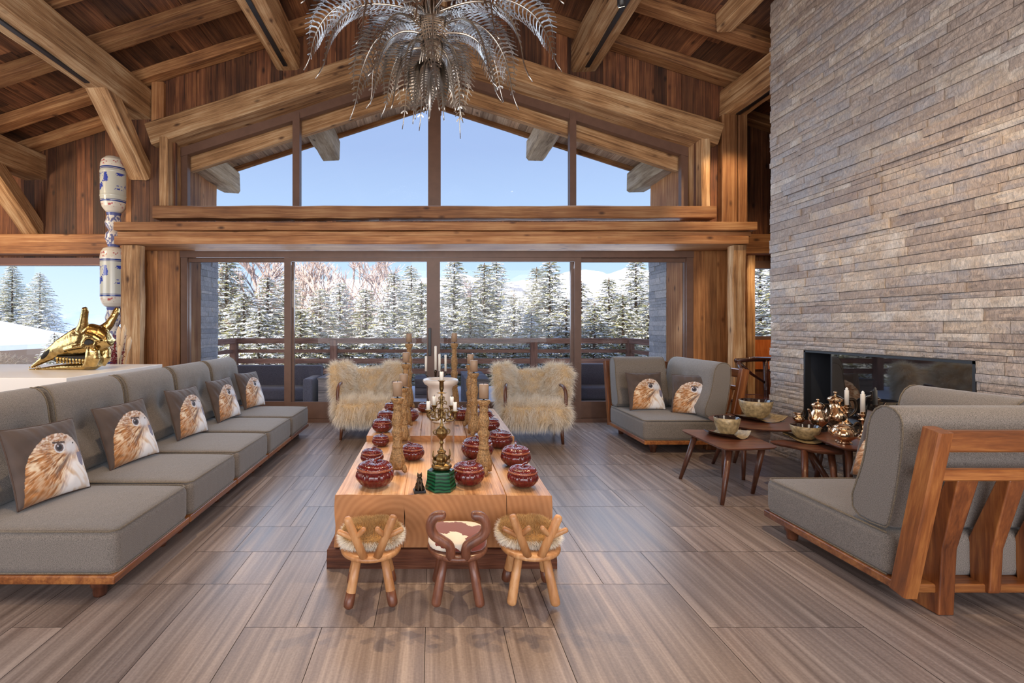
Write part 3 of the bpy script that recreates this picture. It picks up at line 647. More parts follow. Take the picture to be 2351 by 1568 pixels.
# ------------------------------------------------------------------ seating
def cushion_mb(x0, x1, y0, y1, z0, z1, crown=.018, n=10, bulge=.008):
    mb = MB()
    def fc(u, v, w_):
        e = (1-(2*u-1)**4)*(1-(2*v-1)**4)
        return (x0+(x1-x0)*u+(0), y0+(y1-y0)*v, z0+(z1-z0)*w_+(crown*e if w_ == 1 else 0))
    for w_ in (0, 1):
        vs = [fc(i/n, j/n, w_) for j in range(n+1) for i in range(n+1)]
        fs = [(j*(n+1)+i, j*(n+1)+i+1, (j+1)*(n+1)+i+1, (j+1)*(n+1)+i) if w_ else (j*(n+1)+i, (j+1)*(n+1)+i, (j+1)*(n+1)+i+1, j*(n+1)+i+1) for j in range(n) for i in range(n)]
        mb.add(vs, fs, 0, True)
    N = (n+1)**2; S_ = []
    ring = [i for i in range(n+1)]+[(j+1)*(n+1)-1 for j in range(1, n+1)]+[n*(n+1)+i for i in range(n-1, -1, -1)]+[j*(n+1) for j in range(n-1, 0, -1)]
    m = len(ring)
    mb.f += [[ring[k], ring[(k+1) % m], N+ring[(k+1) % m], N+ring[k]] for k in range(m)]; mb.m += [0]*m; mb.sm += [True]*m; mb.c += [.5]*m
    return mb
PROF = [(.10,.392),(.19,.385),(.26,.392),(.305,.43),(.307,.5),(.282,.575),(.257,.642),(.236,.71),(.223,.77),(.212,.84),(.203,.911),(.188,.965),(.16,1.008),(.125,1.03),(.088,1.035),(.05,1.025),(.02,1.0),(.006,.965),(.004,.9),(.012,.8),(.022,.72),(.04,.6),(.065,.48),(.083,.41)]
def back_cushion(name, parent, L, mapf, tufts, end=True):
    n = 22; K = len(PROF); vs = []; yc = sum(p[0] for p in PROF)/K
    for i in range(n+1):
        t = i/n; ee = min(t, 1-t)*L; inset = .018*max(0, 1-ee/.03)**2
        for (y, z) in PROF:
            d = 0
            front = y > .18 and z > .45 and z < 1.0
            if front:
                d = .022*math.sin(PI*t)**.6
                for tu in tufts: d -= .065*math.exp(-(((t-tu)*L)**2/.010+((z-.68)**2)/.012))
            cy, cz = .14+.0*z, .7
            yy = y+d; zz = z
            if inset: yy += (yc-yy)*inset*4; zz += (cz-zz)*inset*1.6
            vs.append(mapf(t*L, yy, zz))
    fs = []
    for i in range(n):
        for k in range(K): q = (k+1) % K; fs.append((i*K+k, (i+1)*K+k, (i+1)*K+q, i*K+q))
    fs += [tuple(range(K)), tuple(n*K+k for k in range(K-1, -1, -1))]
    mb = MB(); mb.add(vs, fs, 0, True); mb.sm[-1] = mb.sm[-2] = False
    bc = link(name, mb, M_fab, parent, bevel=.012)
    for t in (.004, L-.004):
        mb = MB(); pts = [mapf(t, y+(yc-y)*.03, z+(.7-z)*.01) for (y, z) in PROF]; pts.append(pts[0]); mb.tube(pts, .0045, 6, cap=False)
        link('piping', mb, M_pipe, bc)
    for tu in tufts: mb = MB(); q = mapf(tu*L, .245-.055, .68); mb.ball(q, .016, 10, 6); link('button', mb, M_pipe, bc)
def leg_turned(parent, x, y, h=.115):
    mb = MB(); mb.lathe([(.030,0),(.034,.012),(.036,.05),(.045,.056),(.05,.09),(.05,h+.01)], 16, (0,0,0)); link('leg', mb, M_walz, parent, loc=(x, y, 0))
def rail(parent, name, p0, p1, w_, h, mat, up=(0,0,1)):
    o = beam(name, p0, p1, w_, h, mat, up=up, wob=.0005, cham=.008, seg=3, parent=parent); return o
def sofa(name, W, D, corner, label, cat, group=None, side_off=0):
    r = empty(name, (0,0,0), 0, label, cat, group)
    sc = link('seat_cushion', cushion_mb(.012, W-.012-(.05 if corner else 0), .07, D, .145, .375), M_fab, r, bevel=.045, bseg=4)
    for z in (.372, .155):
        mb = MB(); c_ = .022
        x0, x1, y0, y1 = .012+c_*.4, W-.012-c_*.4-(.05 if corner else 0), .07+c_, D-c_*.4
        mb.tube([(x0,y0,z),(x0,y1-.03,z),(x0+.03,y1,z),(x1-.03,y1,z),(x1,y1-.03,z),(x1,y0,z)], .005, 6)
        link('piping', mb, M_pipe, sc)
    back_cushion('back_cushion', r, W-.04, lambda t, y, z: (.02+t, y, z), (.33,.67) if not corner else (.3,.6))
    # frame: base rails, back ladder
    mb = MB(); mb.box((0,0,.105), (W,D,.15)); fr = link('base_frame', mb, M_oak, r, bevel=.008)
    def ladder(mapf):
        yb = lambda z: .02-.165*(z-.115)/.845
        for x in (.035, 1.0):
            xx = x*1.0 if x < .5 else -.035
            rail(r, 'back_post', mapf(xx, yb(.10)-.005, .10), mapf(xx, yb(.96)-.005, .96), .09 if False else .07, .09, M_oakz.copy() if False else M_oak, up=mapf(0,-1,0)-mapf(0,0,0))
        for z, h in ((.905,.10), (.735,.055)):
            rail(r, 'back_rail', mapf(.05, yb(z)-.005, z), mapf(-.05, yb(z)-.005, z), .045, h, M_oak)
        return yb
    LW = W
    def mA(x, y, z): return Vector((x if x >= 0 else LW+x, y, z))
    yb = ladder(mA)
    def plank_leg(x, mapf, tofloor=True):
        z0 = 0 if tofloor else .11
        prof = [(-.015,z0),(.20 if tofloor else .075,z0),(.19 if tofloor else .07,.13),(.085,.34),(yb(.71)+.035,.71),(yb(.71)-.02,.71),(-.03,.34),(-.02,.13)]
        mb = MB(); t = .04 if tofloor else .03; n = len(prof)
        # flare at the top like a tuning fork
        vs = [mapf(x-t/1-(.012 if z > .6 else 0), y, z) for y, z in prof]+[mapf(x+t/1+(.012 if z > .6 else 0), y, z) for y, z in prof]
        mb.add(vs, [tuple(range(n-1,-1,-1)), tuple(range(n,2*n))]+[(i,(i+1)%n,n+(i+1)%n,n+i) for i in range(n)])
        link('rear_leg' if tofloor else 'back_slat', mb, M_oakz, r, bevel=.008)
    if W > 1:
        for x, f in ((.22,1),(.46,0),(.70,0),(.92,1)): plank_leg(x, mA, f)
    else:
        for x, f in ((.14,1),(.40,0),(.65,1)): plank_leg(x, mA, f)
    leg_turned(r, .1, D-.14); leg_turned(r, W-.1, D-.14)
    if corner:
        back_cushion('side_back_cushion', r, D-.33, lambda t, y, z: (W-y, .31+t, z), (.3,.7))
        def mB(x, y, z): return Vector((W-y, (x if x >= 0 else D+x), z))
        LD = D
        for x in (.3, D-.035): rail(r, 'back_post', mB(x, yb(.10)-.005, .10), mB(x, yb(.96)-.005, .96), .07, .09, M_oak, up=(1,0,0))
        for z, h in ((.905,.10), (.735,.055)): rail(r, 'back_rail', mB(.05, yb(z)-.005, z), mB(D-.05, yb(z)-.005, z), .045, h, M_oak)
        plank_leg(.75, mB, True)
    return r
GS = 'low sofa modules with wooden bases in one row along the left'
mod = sofa('sofa_module', .785, 1.15, False, 'grey olive sofa module nearest the camera in the left row', 'sofa', GS)
labs = ['grey olive sofa module nearest the camera in the left row', 'second grey olive sofa module from the camera in the left row', 'middle grey olive sofa module of the five in the left row', 'fourth grey olive sofa module from the camera in the left row', 'grey olive sofa module at the window end of the left row']
mod.rotation_euler = (0,0,-PI/2); mod.location = (-2.8, 2.50+.793, 0)
for i in range(1, 5):
    c = copy_tree(mod); c.location = (-2.8, 2.50+.795*(i+1)-.002, 0); c['label'] = labs[i]
crn = sofa('corner_sofa', 1.14, 1.0, True, 'grey corner seat with slatted honey oak back at the right edge, nearest the camera', 'sofa', 'grey corner seats by the chimney')
crn.location = (2.35, 2.43, 0)
c = copy_tree(crn); c.location = (3.40, 5.46, 0); c.rotation_euler = (0,0,PI/2); c['label'] = 'grey corner seat with two hawk pillows in front of the window, beside the twig chair'
# hawk pillows
def hawk(u, v):
    n = lambda a, b, s: vnoise(a, b, s)
    u = u*.9+.1; v = v*.96+.01
    bgc = np.stack([.066+0*u, .044+0*u, .036+0*u], -1)*(0.75+.5*n(u*7+3, v*9+5, 1))[..., None]
    top = np.interp(u, [0,.14,.16,.2,.27,.36,.47,.6,.72,.80,.86,.91,.945,1], [0,0,.30,.48,.60,.70,.78,.815,.80,.755,.68,.58,.44,.25])
    wob = .012*(n(u*30, v*30, 2)-.5)
    inside = (v < top+wob)
    inside &= ~((u > .955) & (v > .24)) & ~((v > .20) & (v < .30) & (u > .96))
    # feather streaks run from the face back and down
    a = np.arctan2(v-.62, u-.86); rr = np.hypot(v-.62, u-.86)
    st = n(a*26+90, rr*10+9, 3)*.5+n(a*60+230, rr*22+2, 4)*.5
    big = n(u*4+8, v*5+2, 5)
    rust = np.array([.42,.17,.045]); dk = np.array([.10,.05,.03]); cream = np.array([.80,.66,.48]); wh = np.array([.86,.84,.84]); gy = np.array([.62,.63,.68])
    def mixc(A, B, t): t = np.clip(t, 0, 1)[..., None]; return A*(1-t)+B*t
    col = mixc(rust+0*bgc, cream, np.clip((st-.42)*3.2, 0, 1))
    col = mixc(col, dk, np.clip((.40-st)*4.0, 0, 1))
    low = np.clip((.45-v)*3, 0, 1)*np.clip((.62-u)*4, 0, 1)
    col = mixc(col, rust*.9*(0.5+1.2*n(u*12, v*26, 6))[..., None], low*.75)
    crown = np.clip((v-.58)*5, 0, 1); col = mixc(col, mixc(dk*2.6+0*bgc, wh*.9, np.clip((n(u*40+v*14, v*60-u*22+40, 7)-.32)*3, 0, 1)), crown*.7)
    chest = np.clip((u-.52-.45*(v-.1))*7, 0, 1)*np.clip((.50-v)*8, 0, 1)
    col = mixc(col, mixc(wh+0*bgc, np.array([.62,.46,.32]), np.clip((n(u*26+v*14, v*8, 8)-.55)*3, 0, 1)), chest)
    face = np.exp(-(((u-.80)/.13)**2+((v-.59)/.13)**2)*1.2); col = mixc(col, gy+0*bgc, np.clip(face*1.7-.35, 0, 1))
    # dark cheek stripe
    d = np.abs((v-.46)-(u-.72)*.85); str_ = np.exp(-(d/.035)**2)*np.clip((u-.46)*8, 0, 1)*np.clip((.82-u)*9, 0, 1); col = mixc(col, np.array([.10,.07,.07])+0*bgc, str_*.8)
    # beak
    bk = (np.hypot((u-.90)/.045, (v-.42)/.11) < 1) & (v < .50); col = np.where(bk[..., None], np.array([.20,.19,.27]), col)
    e = np.hypot((u-.645)/1.0, (v-.615)); col = np.where((e < .075)[..., None], gy*1.05, col); col = np.where((e < .056)[..., None], np.array([.10,.07,.075]), col); col = np.where((e < .036)[..., None], np.array([.012,.012,.02]), col)
    hl = np.hypot(u-.63, v-.635) < .011; col = np.where(hl[..., None], np.array([.6,.6,.7]), col)
    brow = (np.abs(v-.685+(u-.645)*.15) < .014) & (np.abs(u-.65) < .085); col = np.where(brow[..., None], np.array([.07,.045,.04]), col)
    ns = np.hypot(u-.84, v-.635) < .012; col = np.where(ns[..., None], np.array([.03,.03,.03]), col)
    return np.where(inside[..., None], col, bgc)
def make_pillow(label):
    N = 130; g_ = np.linspace(-1, 1, N+1); Uu, Vv = np.meshgrid(g_, g_); h = .235
    def shape(sgn):
        X = h*Uu*(1-.055*(1-Vv**2)**.8); Z = h*Vv*(1-.055*(1-Uu**2)**.8)
        t = np.maximum(0, (1-Uu**4)*(1-Vv**4))**.55*.058+.002
        t = t*(1+.10*(vnoise(Uu*3+9, Vv*3+4, 22)-.5))+.010*(vnoise(Uu*7+Vv*3+12, Vv*2+4, 23)-.5)*np.clip(1.3-(np.abs(Uu)+np.abs(Vv))*.5, 0, 1)
        return np.stack([X, -sgn*t, Z+h], -1).reshape(-1, 3)
    fs = [[j*(N+1)+i, j*(N+1)+i+1, (j+1)*(N+1)+i+1, (j+1)*(N+1)+i] for j in range(N) for i in range(N)]
    mb = MB(); mb.v = shape(1).tolist(); mb.f = fs; k = len(fs); mb.m = [0]*k; mb.sm = [True]*k; mb.c = [.5]*k
    col = hawk((Uu.ravel()+1)/2, (Vv.ravel()+1)/2)
    b = len(mb.v); vb = shape(-1); mb.v += vb.tolist(); f2 = [[b+q for q in f[::-1]] for f in fs]; mb.f += f2; mb.m += [0]*k; mb.sm += [True]*k; mb.c += [.5]*k
    col = np.concatenate([col, np.tile([[.075,.055,.046]], (len(vb), 1))])
    r = empty('throw_pillow', (0,0,0), 0, label, 'pillow', 'pillows printed with a hawk head'); link('printed_cover', mb, M_print, r, vcol=col)
    mb = MB(); pts = []
    for (a0, b0, a1, b1) in ((-1,-1,1,-1),(1,-1,1,1),(1,1,-1,1),(-1,1,-1,-1)):
        for k in range(12):
            uu = a0+(a1-a0)*k/12; vv = b0+(b1-b0)*k/12; pts.append((h*uu*(1-.055*(1-vv**2)**.8), 0, h*vv*(1-.055*(1-uu**2)**.8)+h))
    pts.append(pts[0]); mb.tube(pts, .005, 6, cap=False); link('seam', mb, plain('brown velvet', sr(74,56,48), .8), r); return r
pl = make_pillow('hawk pillow on the sofa module nearest the camera, lower left')
def place_pillow(o, x, y, z, yaw, lean, roll=0): o.location = (x, y, z); o.rotation_euler = (Matrix.Rotation(yaw, 3, 'Z') @ Matrix.Rotation(-lean, 3, 'X') @ Matrix.Rotation(roll, 3, 'Y')).to_euler()
ZS = .398
place_pillow(pl, -2.29, 2.95, ZS, PI/2-.16, .33, .03)
for (x, y, yaw, lean, roll, lab) in ((-2.30,3.76,PI/2-.22,.33,-.03,'hawk pillow on the second sofa module from the camera'), (-2.29,4.64,PI/2-.12,.30,.02,'hawk pillow on the middle module of the left sofa row'),
      (-2.29,5.47,PI/2-.14,.30,-.02,'hawk pillow on the fourth sofa module from the camera'), (-2.29,6.26,PI/2-.2,.32,.03,'hawk pillow on the sofa module at the window end'),
      (2.70,6.05,.10,.25,0,'hawk pillow facing the camera on the corner seat by the window'), (3.08,5.74,-.85,.18,-.05,'narrow-looking turned hawk pillow on the corner seat by the window, right of its pair'),
      (3.0,3.20,-PI/2+.12,.30,0,'pale hawk pillow leaning by the right side back of the nearest corner seat'), (2.75,2.80,PI-.05,.28,0,'taupe pillow seen edge-on against the near back of the right corner seat')):
    c = copy_tree(pl); place_pillow(c, x, y, ZS, yaw, lean, roll); c['label'] = lab
# ------------------------------------------------------------------ fur strands
def sample(mb, n, rs):
    V = np.array(mb.v); tris = []
    for f in mb.f:
        for k in range(1, len(f)-1): tris.append((f[0], f[k], f[k+1]))
    T = np.array(tris); A, B, Cc = V[T[:,0]], V[T[:,1]], V[T[:,2]]; N = np.cross(B-A, Cc-A); ar = np.linalg.norm(N, axis=1)+1e-12
    i = rs.choice(len(T), n, p=ar/ar.sum()); a, b = rs.rand(2, n); k = a+b > 1; a[k] = 1-a[k]; b[k] = 1-b[k]
    return A[i]+(B[i]-A[i])*a[:,None]+(Cc[i]-A[i])*b[:,None], N[i]/ar[i][:,None]
def furmesh(name, P0, N0, parent, ln, wd, root, mid, tip, grav=.9, stiff=.5, segs=4, rs=None, clump=.5, flow=None):
    n = len(P0); rs = rs or NR
    d = N0*stiff+rs.normal(0, .24, (n, 3)); 
    cl = np.stack([vnoise(P0[:,0]*18+9+40*a, P0[:,1]*18+P0[:,2]*18+7, 50+a)-.5 for a in range(3)], -1); d += cl*clump*3
    if flow is not None: d += flow(P0)
    d /= np.linalg.norm(d, axis=1)[:,None]; L = ln*rs.uniform(.6, 1.25, n); side = np.cross(d, rs.normal(0, 1, (n, 3))); side /= np.linalg.norm(side, axis=1)[:,None]+1e-9
    cur = P0-N0*.006; rows = []; cols = []; dd = d.copy(); tv = rs.uniform(.8, 1.12, n)[:,None]
    for s in range(segs+1):
        t = s/segs; w_ = wd*(1-t**1.5)+.0001
        rows.append(np.stack([cur-side*w_/2, cur+side*w_/2], 1))
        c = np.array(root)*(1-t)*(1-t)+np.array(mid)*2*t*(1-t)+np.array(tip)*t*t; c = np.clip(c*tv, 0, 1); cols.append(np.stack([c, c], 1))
        dd = dd+np.array([0,0,-grav/segs])*(.4+t); dd /= np.linalg.norm(dd, axis=1)[:,None]; cur = cur+dd*(L/segs)[:,None]
    V = np.stack(rows, 1).reshape(-1, 3); K = 2*(segs+1); col = np.stack(cols, 1).reshape(-1, 3)
    base = (np.arange(n)*K)[:,None,None]; q = np.array([[2*s, 2*s+1, 2*s+3, 2*s+2] for s in range(segs)])[None]; Fc = (base+q).reshape(-1, 4)
    me = bpy.data.meshes.new(name); me.vertices.add(len(V)); me.vertices.foreach_set('co', V.ravel()); me.loops.add(Fc.size); me.loops.foreach_set('vertex_index', Fc.ravel().astype(np.int32))
    me.polygons.add(len(Fc)); me.polygons.foreach_set('loop_start', np.arange(len(Fc), dtype=np.int32)*4); me.polygons.foreach_set('loop_total', np.full(len(Fc), 4, dtype=np.int32)) if False else None
    me.update(calc_edges=True); me.validate()
    ca = me.attributes.new('Col', 'FLOAT_COLOR', 'POINT'); a4 = np.ones((len(V), 4), np.float32); a4[:,:3] = col; ca.data.foreach_set('color', a4.ravel())
    me.materials.append(M_hair); o = bpy.data.objects.new(name, me); C.objects.link(o); o.parent = parent; o['kind'] = 'stuff'; return o
# ------------------------------------------------------------------ sheepskin lounge chairs
def rslab(cx, cy, cz, sx_, sy_, sz_, M=None, e=.35):
    mb = MB(); n, m = 28, 16; vs = []; fs = []
    sg = lambda v, p: math.copysign(abs(v)**p, v)
    for j in range(m+1):
        ph = -PI/2+PI*j/m
        for i in range(n):
            th = 2*PI*i/n; vs.append((cx+sx_/2*sg(math.cos(ph), e)*sg(math.cos(th), e), cy+sy_/2*sg(math.cos(ph), e)*sg(math.sin(th), e), cz+sz_/2*sg(math.sin(ph), e)))
    for j in range(m):
        for i in range(n): k = (i+1) % n; fs.append((j*n+i, j*n+k, (j+1)*n+k, (j+1)*n+i))
    mb.add(vs, fs, 0, True, M=M); return mb
def join(*ms):
    r = MB()
    for m in ms: r.add(m.v, m.f, 0, True)
    return r
M_hide = plain('cream hide', sr(206,178,136), .9)
def fur_chair(label):
    r = empty('sheepskin_armchair', (0,0,0), 0, label, 'armchair', 'sheepskin armchairs in front of the sliding doors')
    seat = rslab(0, -.02, .36, .80, .74, .24)
    link('seat', seat, M_hide, r)
    Mb = Matrix.Translation((0,.30,.66)) @ Matrix.Rotation(-.22, 4, 'X'); c0 = rslab(0, .02, -.02, .58, .11, .42, Mb)
    Ml = Matrix.Translation((-.335,.15,.66)) @ Matrix.Rotation(1.0, 4, 'Z') @ Matrix.Rotation(-.14, 4, 'X'); c1 = rslab(0, 0, .02, .40, .13, .50, Ml)
    Mr = Matrix.Translation((.335,.15,.66)) @ Matrix.Rotation(-1.0, 4, 'Z') @ Matrix.Rotation(-.14, 4, 'X'); c2 = rslab(0, 0, .02, .40, .13, .50, Mr)
    back = join(c0, c1, c2); link('backrest', back, M_hide, r)
    for s in (-1, 1):
        mb = MB(); mb.stube([(s*.34,-.08,.70),(s*.355,-.17,.695),(s*.365,-.23,.66),(s*.37,-.255,.60),(s*.37,-.265,.52),(s*.37,-.265,.42)], [.02,.021,.022,.022,.021,.02], 12); link('arm', mb, M_walz, r)
        for y in (-.26, .26):
            mb = MB(); mb.tube([(s*.31,y,.28),(s*.33,y*1.08,0)], [.026,.018], 12); link('leg', mb, M_walz, r)
    rs = np.random.RandomState(5)
    A_, N_ = sample(seat, 24000, rs); B_, NB = sample(back, 26000, rs)
    tip = (.96,.94,.91); mid = (.92,.81,.62); root = (.74,.55,.32)  # cream fur with white tips; root-to-tip contrast raised to imitate backlight
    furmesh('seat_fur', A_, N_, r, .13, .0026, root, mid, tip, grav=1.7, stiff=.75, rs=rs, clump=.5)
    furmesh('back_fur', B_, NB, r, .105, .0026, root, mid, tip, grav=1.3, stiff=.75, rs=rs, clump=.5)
    return r
fc = fur_chair('sheepskin armchair right of the coffee table, before the right sliding door')
fc.location = (1.29, 6.22, 0); fc.rotation_euler = (0,0,-.06)
c = copy_tree(fc); c.location = (-.86, 6.45, 0); c.rotation_euler = (0,0,.10); c['label'] = 'sheepskin armchair left of the coffee table, between the sofa row and the candlesticks'
pf = empty('fur_pouf', (-6.08, 6.4, 0), 0, 'white long-haired fur pouf under the far left window', 'pouf')
mb = rslab(0, 0, .53, 1.1, .9, 1.0, e=.45); link('pouf_body', mb, plain('pale pouf hide', sr(226,218,208), .9), pf); A_, N_ = sample(mb, 6000, NR)
furmesh('pouf_fur', A_, N_, pf, .11, .006, (.8,.74,.66), (.88,.84,.78), (.95,.94,.92), grav=1.4, stiff=.9)
# ------------------------------------------------------------------ coffee table
ct = empty('coffee_table', (0.07, 4.25, 0), 0, 'long low coffee table of massive sawn timbers', 'table')
def slab(name, x0, x1, y0, y1, z0, z1, mats, parent, wob=.004):
    mb = MB(); n = max(2, int((y1-y0)/.18)); sec = [(x0,z0),(x1,z0),(x1,z1),(x0,z1)]; m = 5; ring = []
    for k in range(4):
        a = sec[k]; b = sec[(k+1) % 4]
        for i in range(m): ring.append((a[0]+(b[0]-a[0])*i/m, a[1]+(b[1]-a[1])*i/m))
    K = len(ring); vs = []; jit = [(R.uniform(-wob, wob), R.uniform(-wob, wob)) for _ in ring]
    for i in range(n+1):
        y = y0+(y1-y0)*i/n
        for k, (x, z) in enumerate(ring): vs.append((x+R.uniform(-wob, wob)*.6+jit[k][0], y, z+(R.uniform(-wob, wob)*.3+jit[k][1]*.4 if z > z0+.001 else 0)))
    fs = [(i*K+k, i*K+(k+1) % K, (i+1)*K+(k+1) % K, (i+1)*K+k) for i in range(n) for k in range(K)]
    mb.add(vs, fs, 0); mb.add([vs[k] for k in range(K)], [tuple(range(K-1,-1,-1))], 1); mb.add([vs[n*K+k] for k in range(K)], [tuple(range(K))], 1)
    return link(name, mb, mats, parent, bevel=.006)
O = lambda x: x-.07
for (nm, x0, x1, y0, y1, z0, z1) in (('table_beam',-.582,-.17,2.89,4.22,.125,.44), ('table_beam',-.166,.442,2.89,4.22,.125,.44), ('table_beam',.450,.718,2.89,4.22,.125,.436),
        ('table_beam',-.575,-.10,4.24,5.66,.13,.486), ('table_beam',-.096,.30,4.24,5.66,.13,.486), ('table_beam',.304,.455,4.24,5.66,.13,.486), ('table_beam',.463,.72,4.24,5.66,.13,.482)):
    slab(nm, O(x0), O(x1), y0-4.25, y1-4.25, z0, z1, [M_table, M_endg], ct)
slab('base_plank', O(-.628), O(.748), 2.885-4.25, 5.60-4.25, 0, .115, [M_red, M_red], ct, .004)
# ------------------------------------------------------------------ three little animal stools
def arc_leg(parent, x, y, xt, yt, zt, r0=.021, mat=M_maple, tip=None):
    mb = MB(); b = Vector((x, y, .012)); t = Vector((xt, yt, zt)); pts = [b-Vector((0,0,.0)), b.lerp(t, .03), b.lerp(t, .08), b.lerp(t, .5), t]; mb.tube(pts, [.012,.023,.0255,.024,.022], 16)
    lg = link('leg', mb, mat, parent)
    if tip is not None:
        mb = MB(); mb.tube([b-Vector((0,0,.001)), b.lerp(t, .03), b.lerp(t, .08), b.lerp(t, .30)], [.0135,.0238,.0262,.0252], 16); link('leg_tip', mb, tip, lg)
def stool(kind, label, loc, rz, tips):
    wood_ = M_maple if kind == 'deer' else M_stool
    r = empty('animal_stool', loc, rz, label, 'stool', 'three low animal stools in front of the coffee table' if kind == 'deer' else None)
    for i, (x, y) in enumerate(((-.115,-.115),(.115,-.115),(-.115,.125),(.115,.125))):
        arc_leg(r, x, y, x*.58, y*.62, .262, mat=wood_, tip=M_tip if (tips and tips[i]) else None)
    mb = MB(); mb.lathe([(.10,.252),(.145,.255),(.157,.262),(.160,.272),(.157,.282),(.13,.286)], 40, mod=lambda a, z: 1.0+.06*max(0, math.cos(a+PI/2))); link('seat_plate', mb, wood_, r)
    if kind == 'deer':
        for s in (-1, 1):
            mb = MB(); b = Vector((s*.032,-.142,.275)); t = Vector((s*.118,-.175,.50)); mb.tube([b, b.lerp(t,.5), b.lerp(t,.93), b.lerp(t,.985), t], [.021,.021,.0205,.016,.006], 16); al = link('antler', mb, wood_, r)
            mb = MB(); p = b.lerp(t,.47); q = p+Vector((s*.092,.0,.045)); mb.tube([p, p.lerp(q,.9), p.lerp(q,.97), q], [.0135,.0135,.011,.003], 12)
            p = b.lerp(t,.5); q = p+Vector((-s*.048,-.02,.055)); mb.tube([p, p.lerp(q,.88), p.lerp(q,.96), q], [.0135,.0135,.011,.003], 12); link('antler_tine', mb, wood_, al)
        sd = rslab(0, .055, .322, .305, .275, .09, e=.66); link('seat_pad', sd, plain('tan hide', sr(190,140,76), .9), r)
        rs = np.random.RandomState(9); A_, N_ = sample(sd, 28000, rs); edge = (np.hypot(A_[:,0]/.158, (A_[:,1]-.045)/.145) > .80) & (A_[:,2] < .335)
        furmesh('seat_fur', A_[~edge], N_[~edge], r, .026, .0018, (.10,.05,.02), (.36,.19,.06), (.74,.48,.20), grav=.1, stiff=.8, rs=rs, clump=.6)
        furmesh('fur_rim', A_[edge], N_[edge], r, .040, .0018, (.72,.56,.36), (.88,.78,.60), (.94,.90,.82), grav=.35, stiff=.9, rs=rs, clump=.5)
    else:
        for s in (-1, 1):
            mb = MB(); pts = [(s*.04,-.14,.275),(s*.038,-.15,.315),(s*.048,-.155,.345),(s*.085,-.16,.372),(s*.122,-.165,.40),(s*.138,-.168,.435),(s*.134,-.172,.47),(s*.112,-.175,.497),(s*.082,-.178,.503),(s*.068,-.178,.502),(s*.062,-.178,.501)]
            mb.stube(pts, [.024,.0245,.025,.026,.026,.026,.0255,.025,.0245,.018,.006], 18); link('horn', mb, wood_, r)
        sd = rslab(0, .03, .312, .315, .30, .075, e=.6)
        V = np.array(sd.v); f = vnoise(V[:,0]*9+3.3, V[:,1]*9+7.1, 31)
        m, n, l, b = newmat('cow hide'); t = n.new('ShaderNodeTexCoord'); no = n.new('ShaderNodeTexNoise'); no.inputs['Scale'].default_value = 6.5; no.inputs['Detail'].default_value = 5; mp = n.new('ShaderNodeMapping'); mp.inputs['Location'].default_value = (1.37,.2,.4)
        l.new(t.outputs['Object'], mp.inputs[0]); l.new(mp.outputs[0], no.inputs['Vector']); rr = n.new('ShaderNodeValToRGB'); rr.color_ramp.interpolation = 'CONSTANT'; rr.color_ramp.elements[0].color = sr(232,220,200); rr.color_ramp.elements[1].position = .51; rr.color_ramp.elements[1].color = sr(120,46,28)
        l.new(no.outputs['Fac'], rr.inputs[0]); l.new(rr.outputs[0], b.inputs['Base Color']); b.inputs['Roughness'].default_value = .75; b.inputs['Sheen Weight'].default_value = .4
        link('seat_pad', sd, m, r)
    return r
stool('deer', 'left little stool with pale forked antlers and tan fur seat, dark leg tips', (-.325,2.585,0), .10, (1,1,1,1))
stool('ram', 'middle little walnut stool with curled horns and brown and white hide seat', (.135,2.59,0), -.02, None)
stool('deer', 'right little stool with pale forked antlers and tan fur seat', (.525,2.60,0), -.03, (0,0,1,1))
# ------------------------------------------------------------------ pumpkin pots
def pumpkin(label):
    r = empty('pumpkin_tureen', (0,0,0), 0, label, 'pot', 'dark red ceramic pumpkin pots on the coffee table')
    rib = lambda a, z: 1-.055*(1-abs(math.cos(a*8)))**1.6*(1 if .01 < z < .11 else .5)
    mb = MB(); mb.lathe([(.055,0),(.075,.003),(.098,.02),(.117,.045),(.124,.066),(.119,.088),(.107,.102),(.102,.107)], 96, mod=rib); link('pot_body', mb, M_redcer, r)
    mb = MB(); mb.lathe([(.104,.103),(.113,.106),(.116,.112),(.110,.119),(.100,.122)], 64); rim = link('lid', mb, M_redrim, r)
    rib2 = lambda a, z: 1
    vs = []; prof = [(.108,.117),(.106,.126),(.092,.137),(.072,.145),(.050,.149),(.028,.148),(.012,.143),(.004,.142)]; n = 144; mb = MB(); fs = []
    for j, (rr, z) in enumerate(prof):
        for i in range(n):
            a = 2*PI*i/n; sw = a+rr*5.5; rg = abs(math.cos(sw*12))**.8; vs.append((rr*math.cos(a), rr*math.sin(a), z+(rg-.5)*.0075*min(1, rr/.05)))
    for j in range(len(prof)-1):
        for i in range(n): k = (i+1) % n; fs.append((j*n+i, j*n+k, (j+1)*n+k, (j+1)*n+i))
    mb.add(vs, fs, 0, True); link('lid_top', mb, M_redcer, rim)
    mb = MB(); mb.stube([(0,0,.140),(.002,0,.155),(.014,.004,.163),(.036,.008,.166),(.052,.010,.172),(.060,.012,.181)], [.014,.011,.009,.0075,.006,.003], 10); link('stem', mb, M_redcer, rim)
    return r
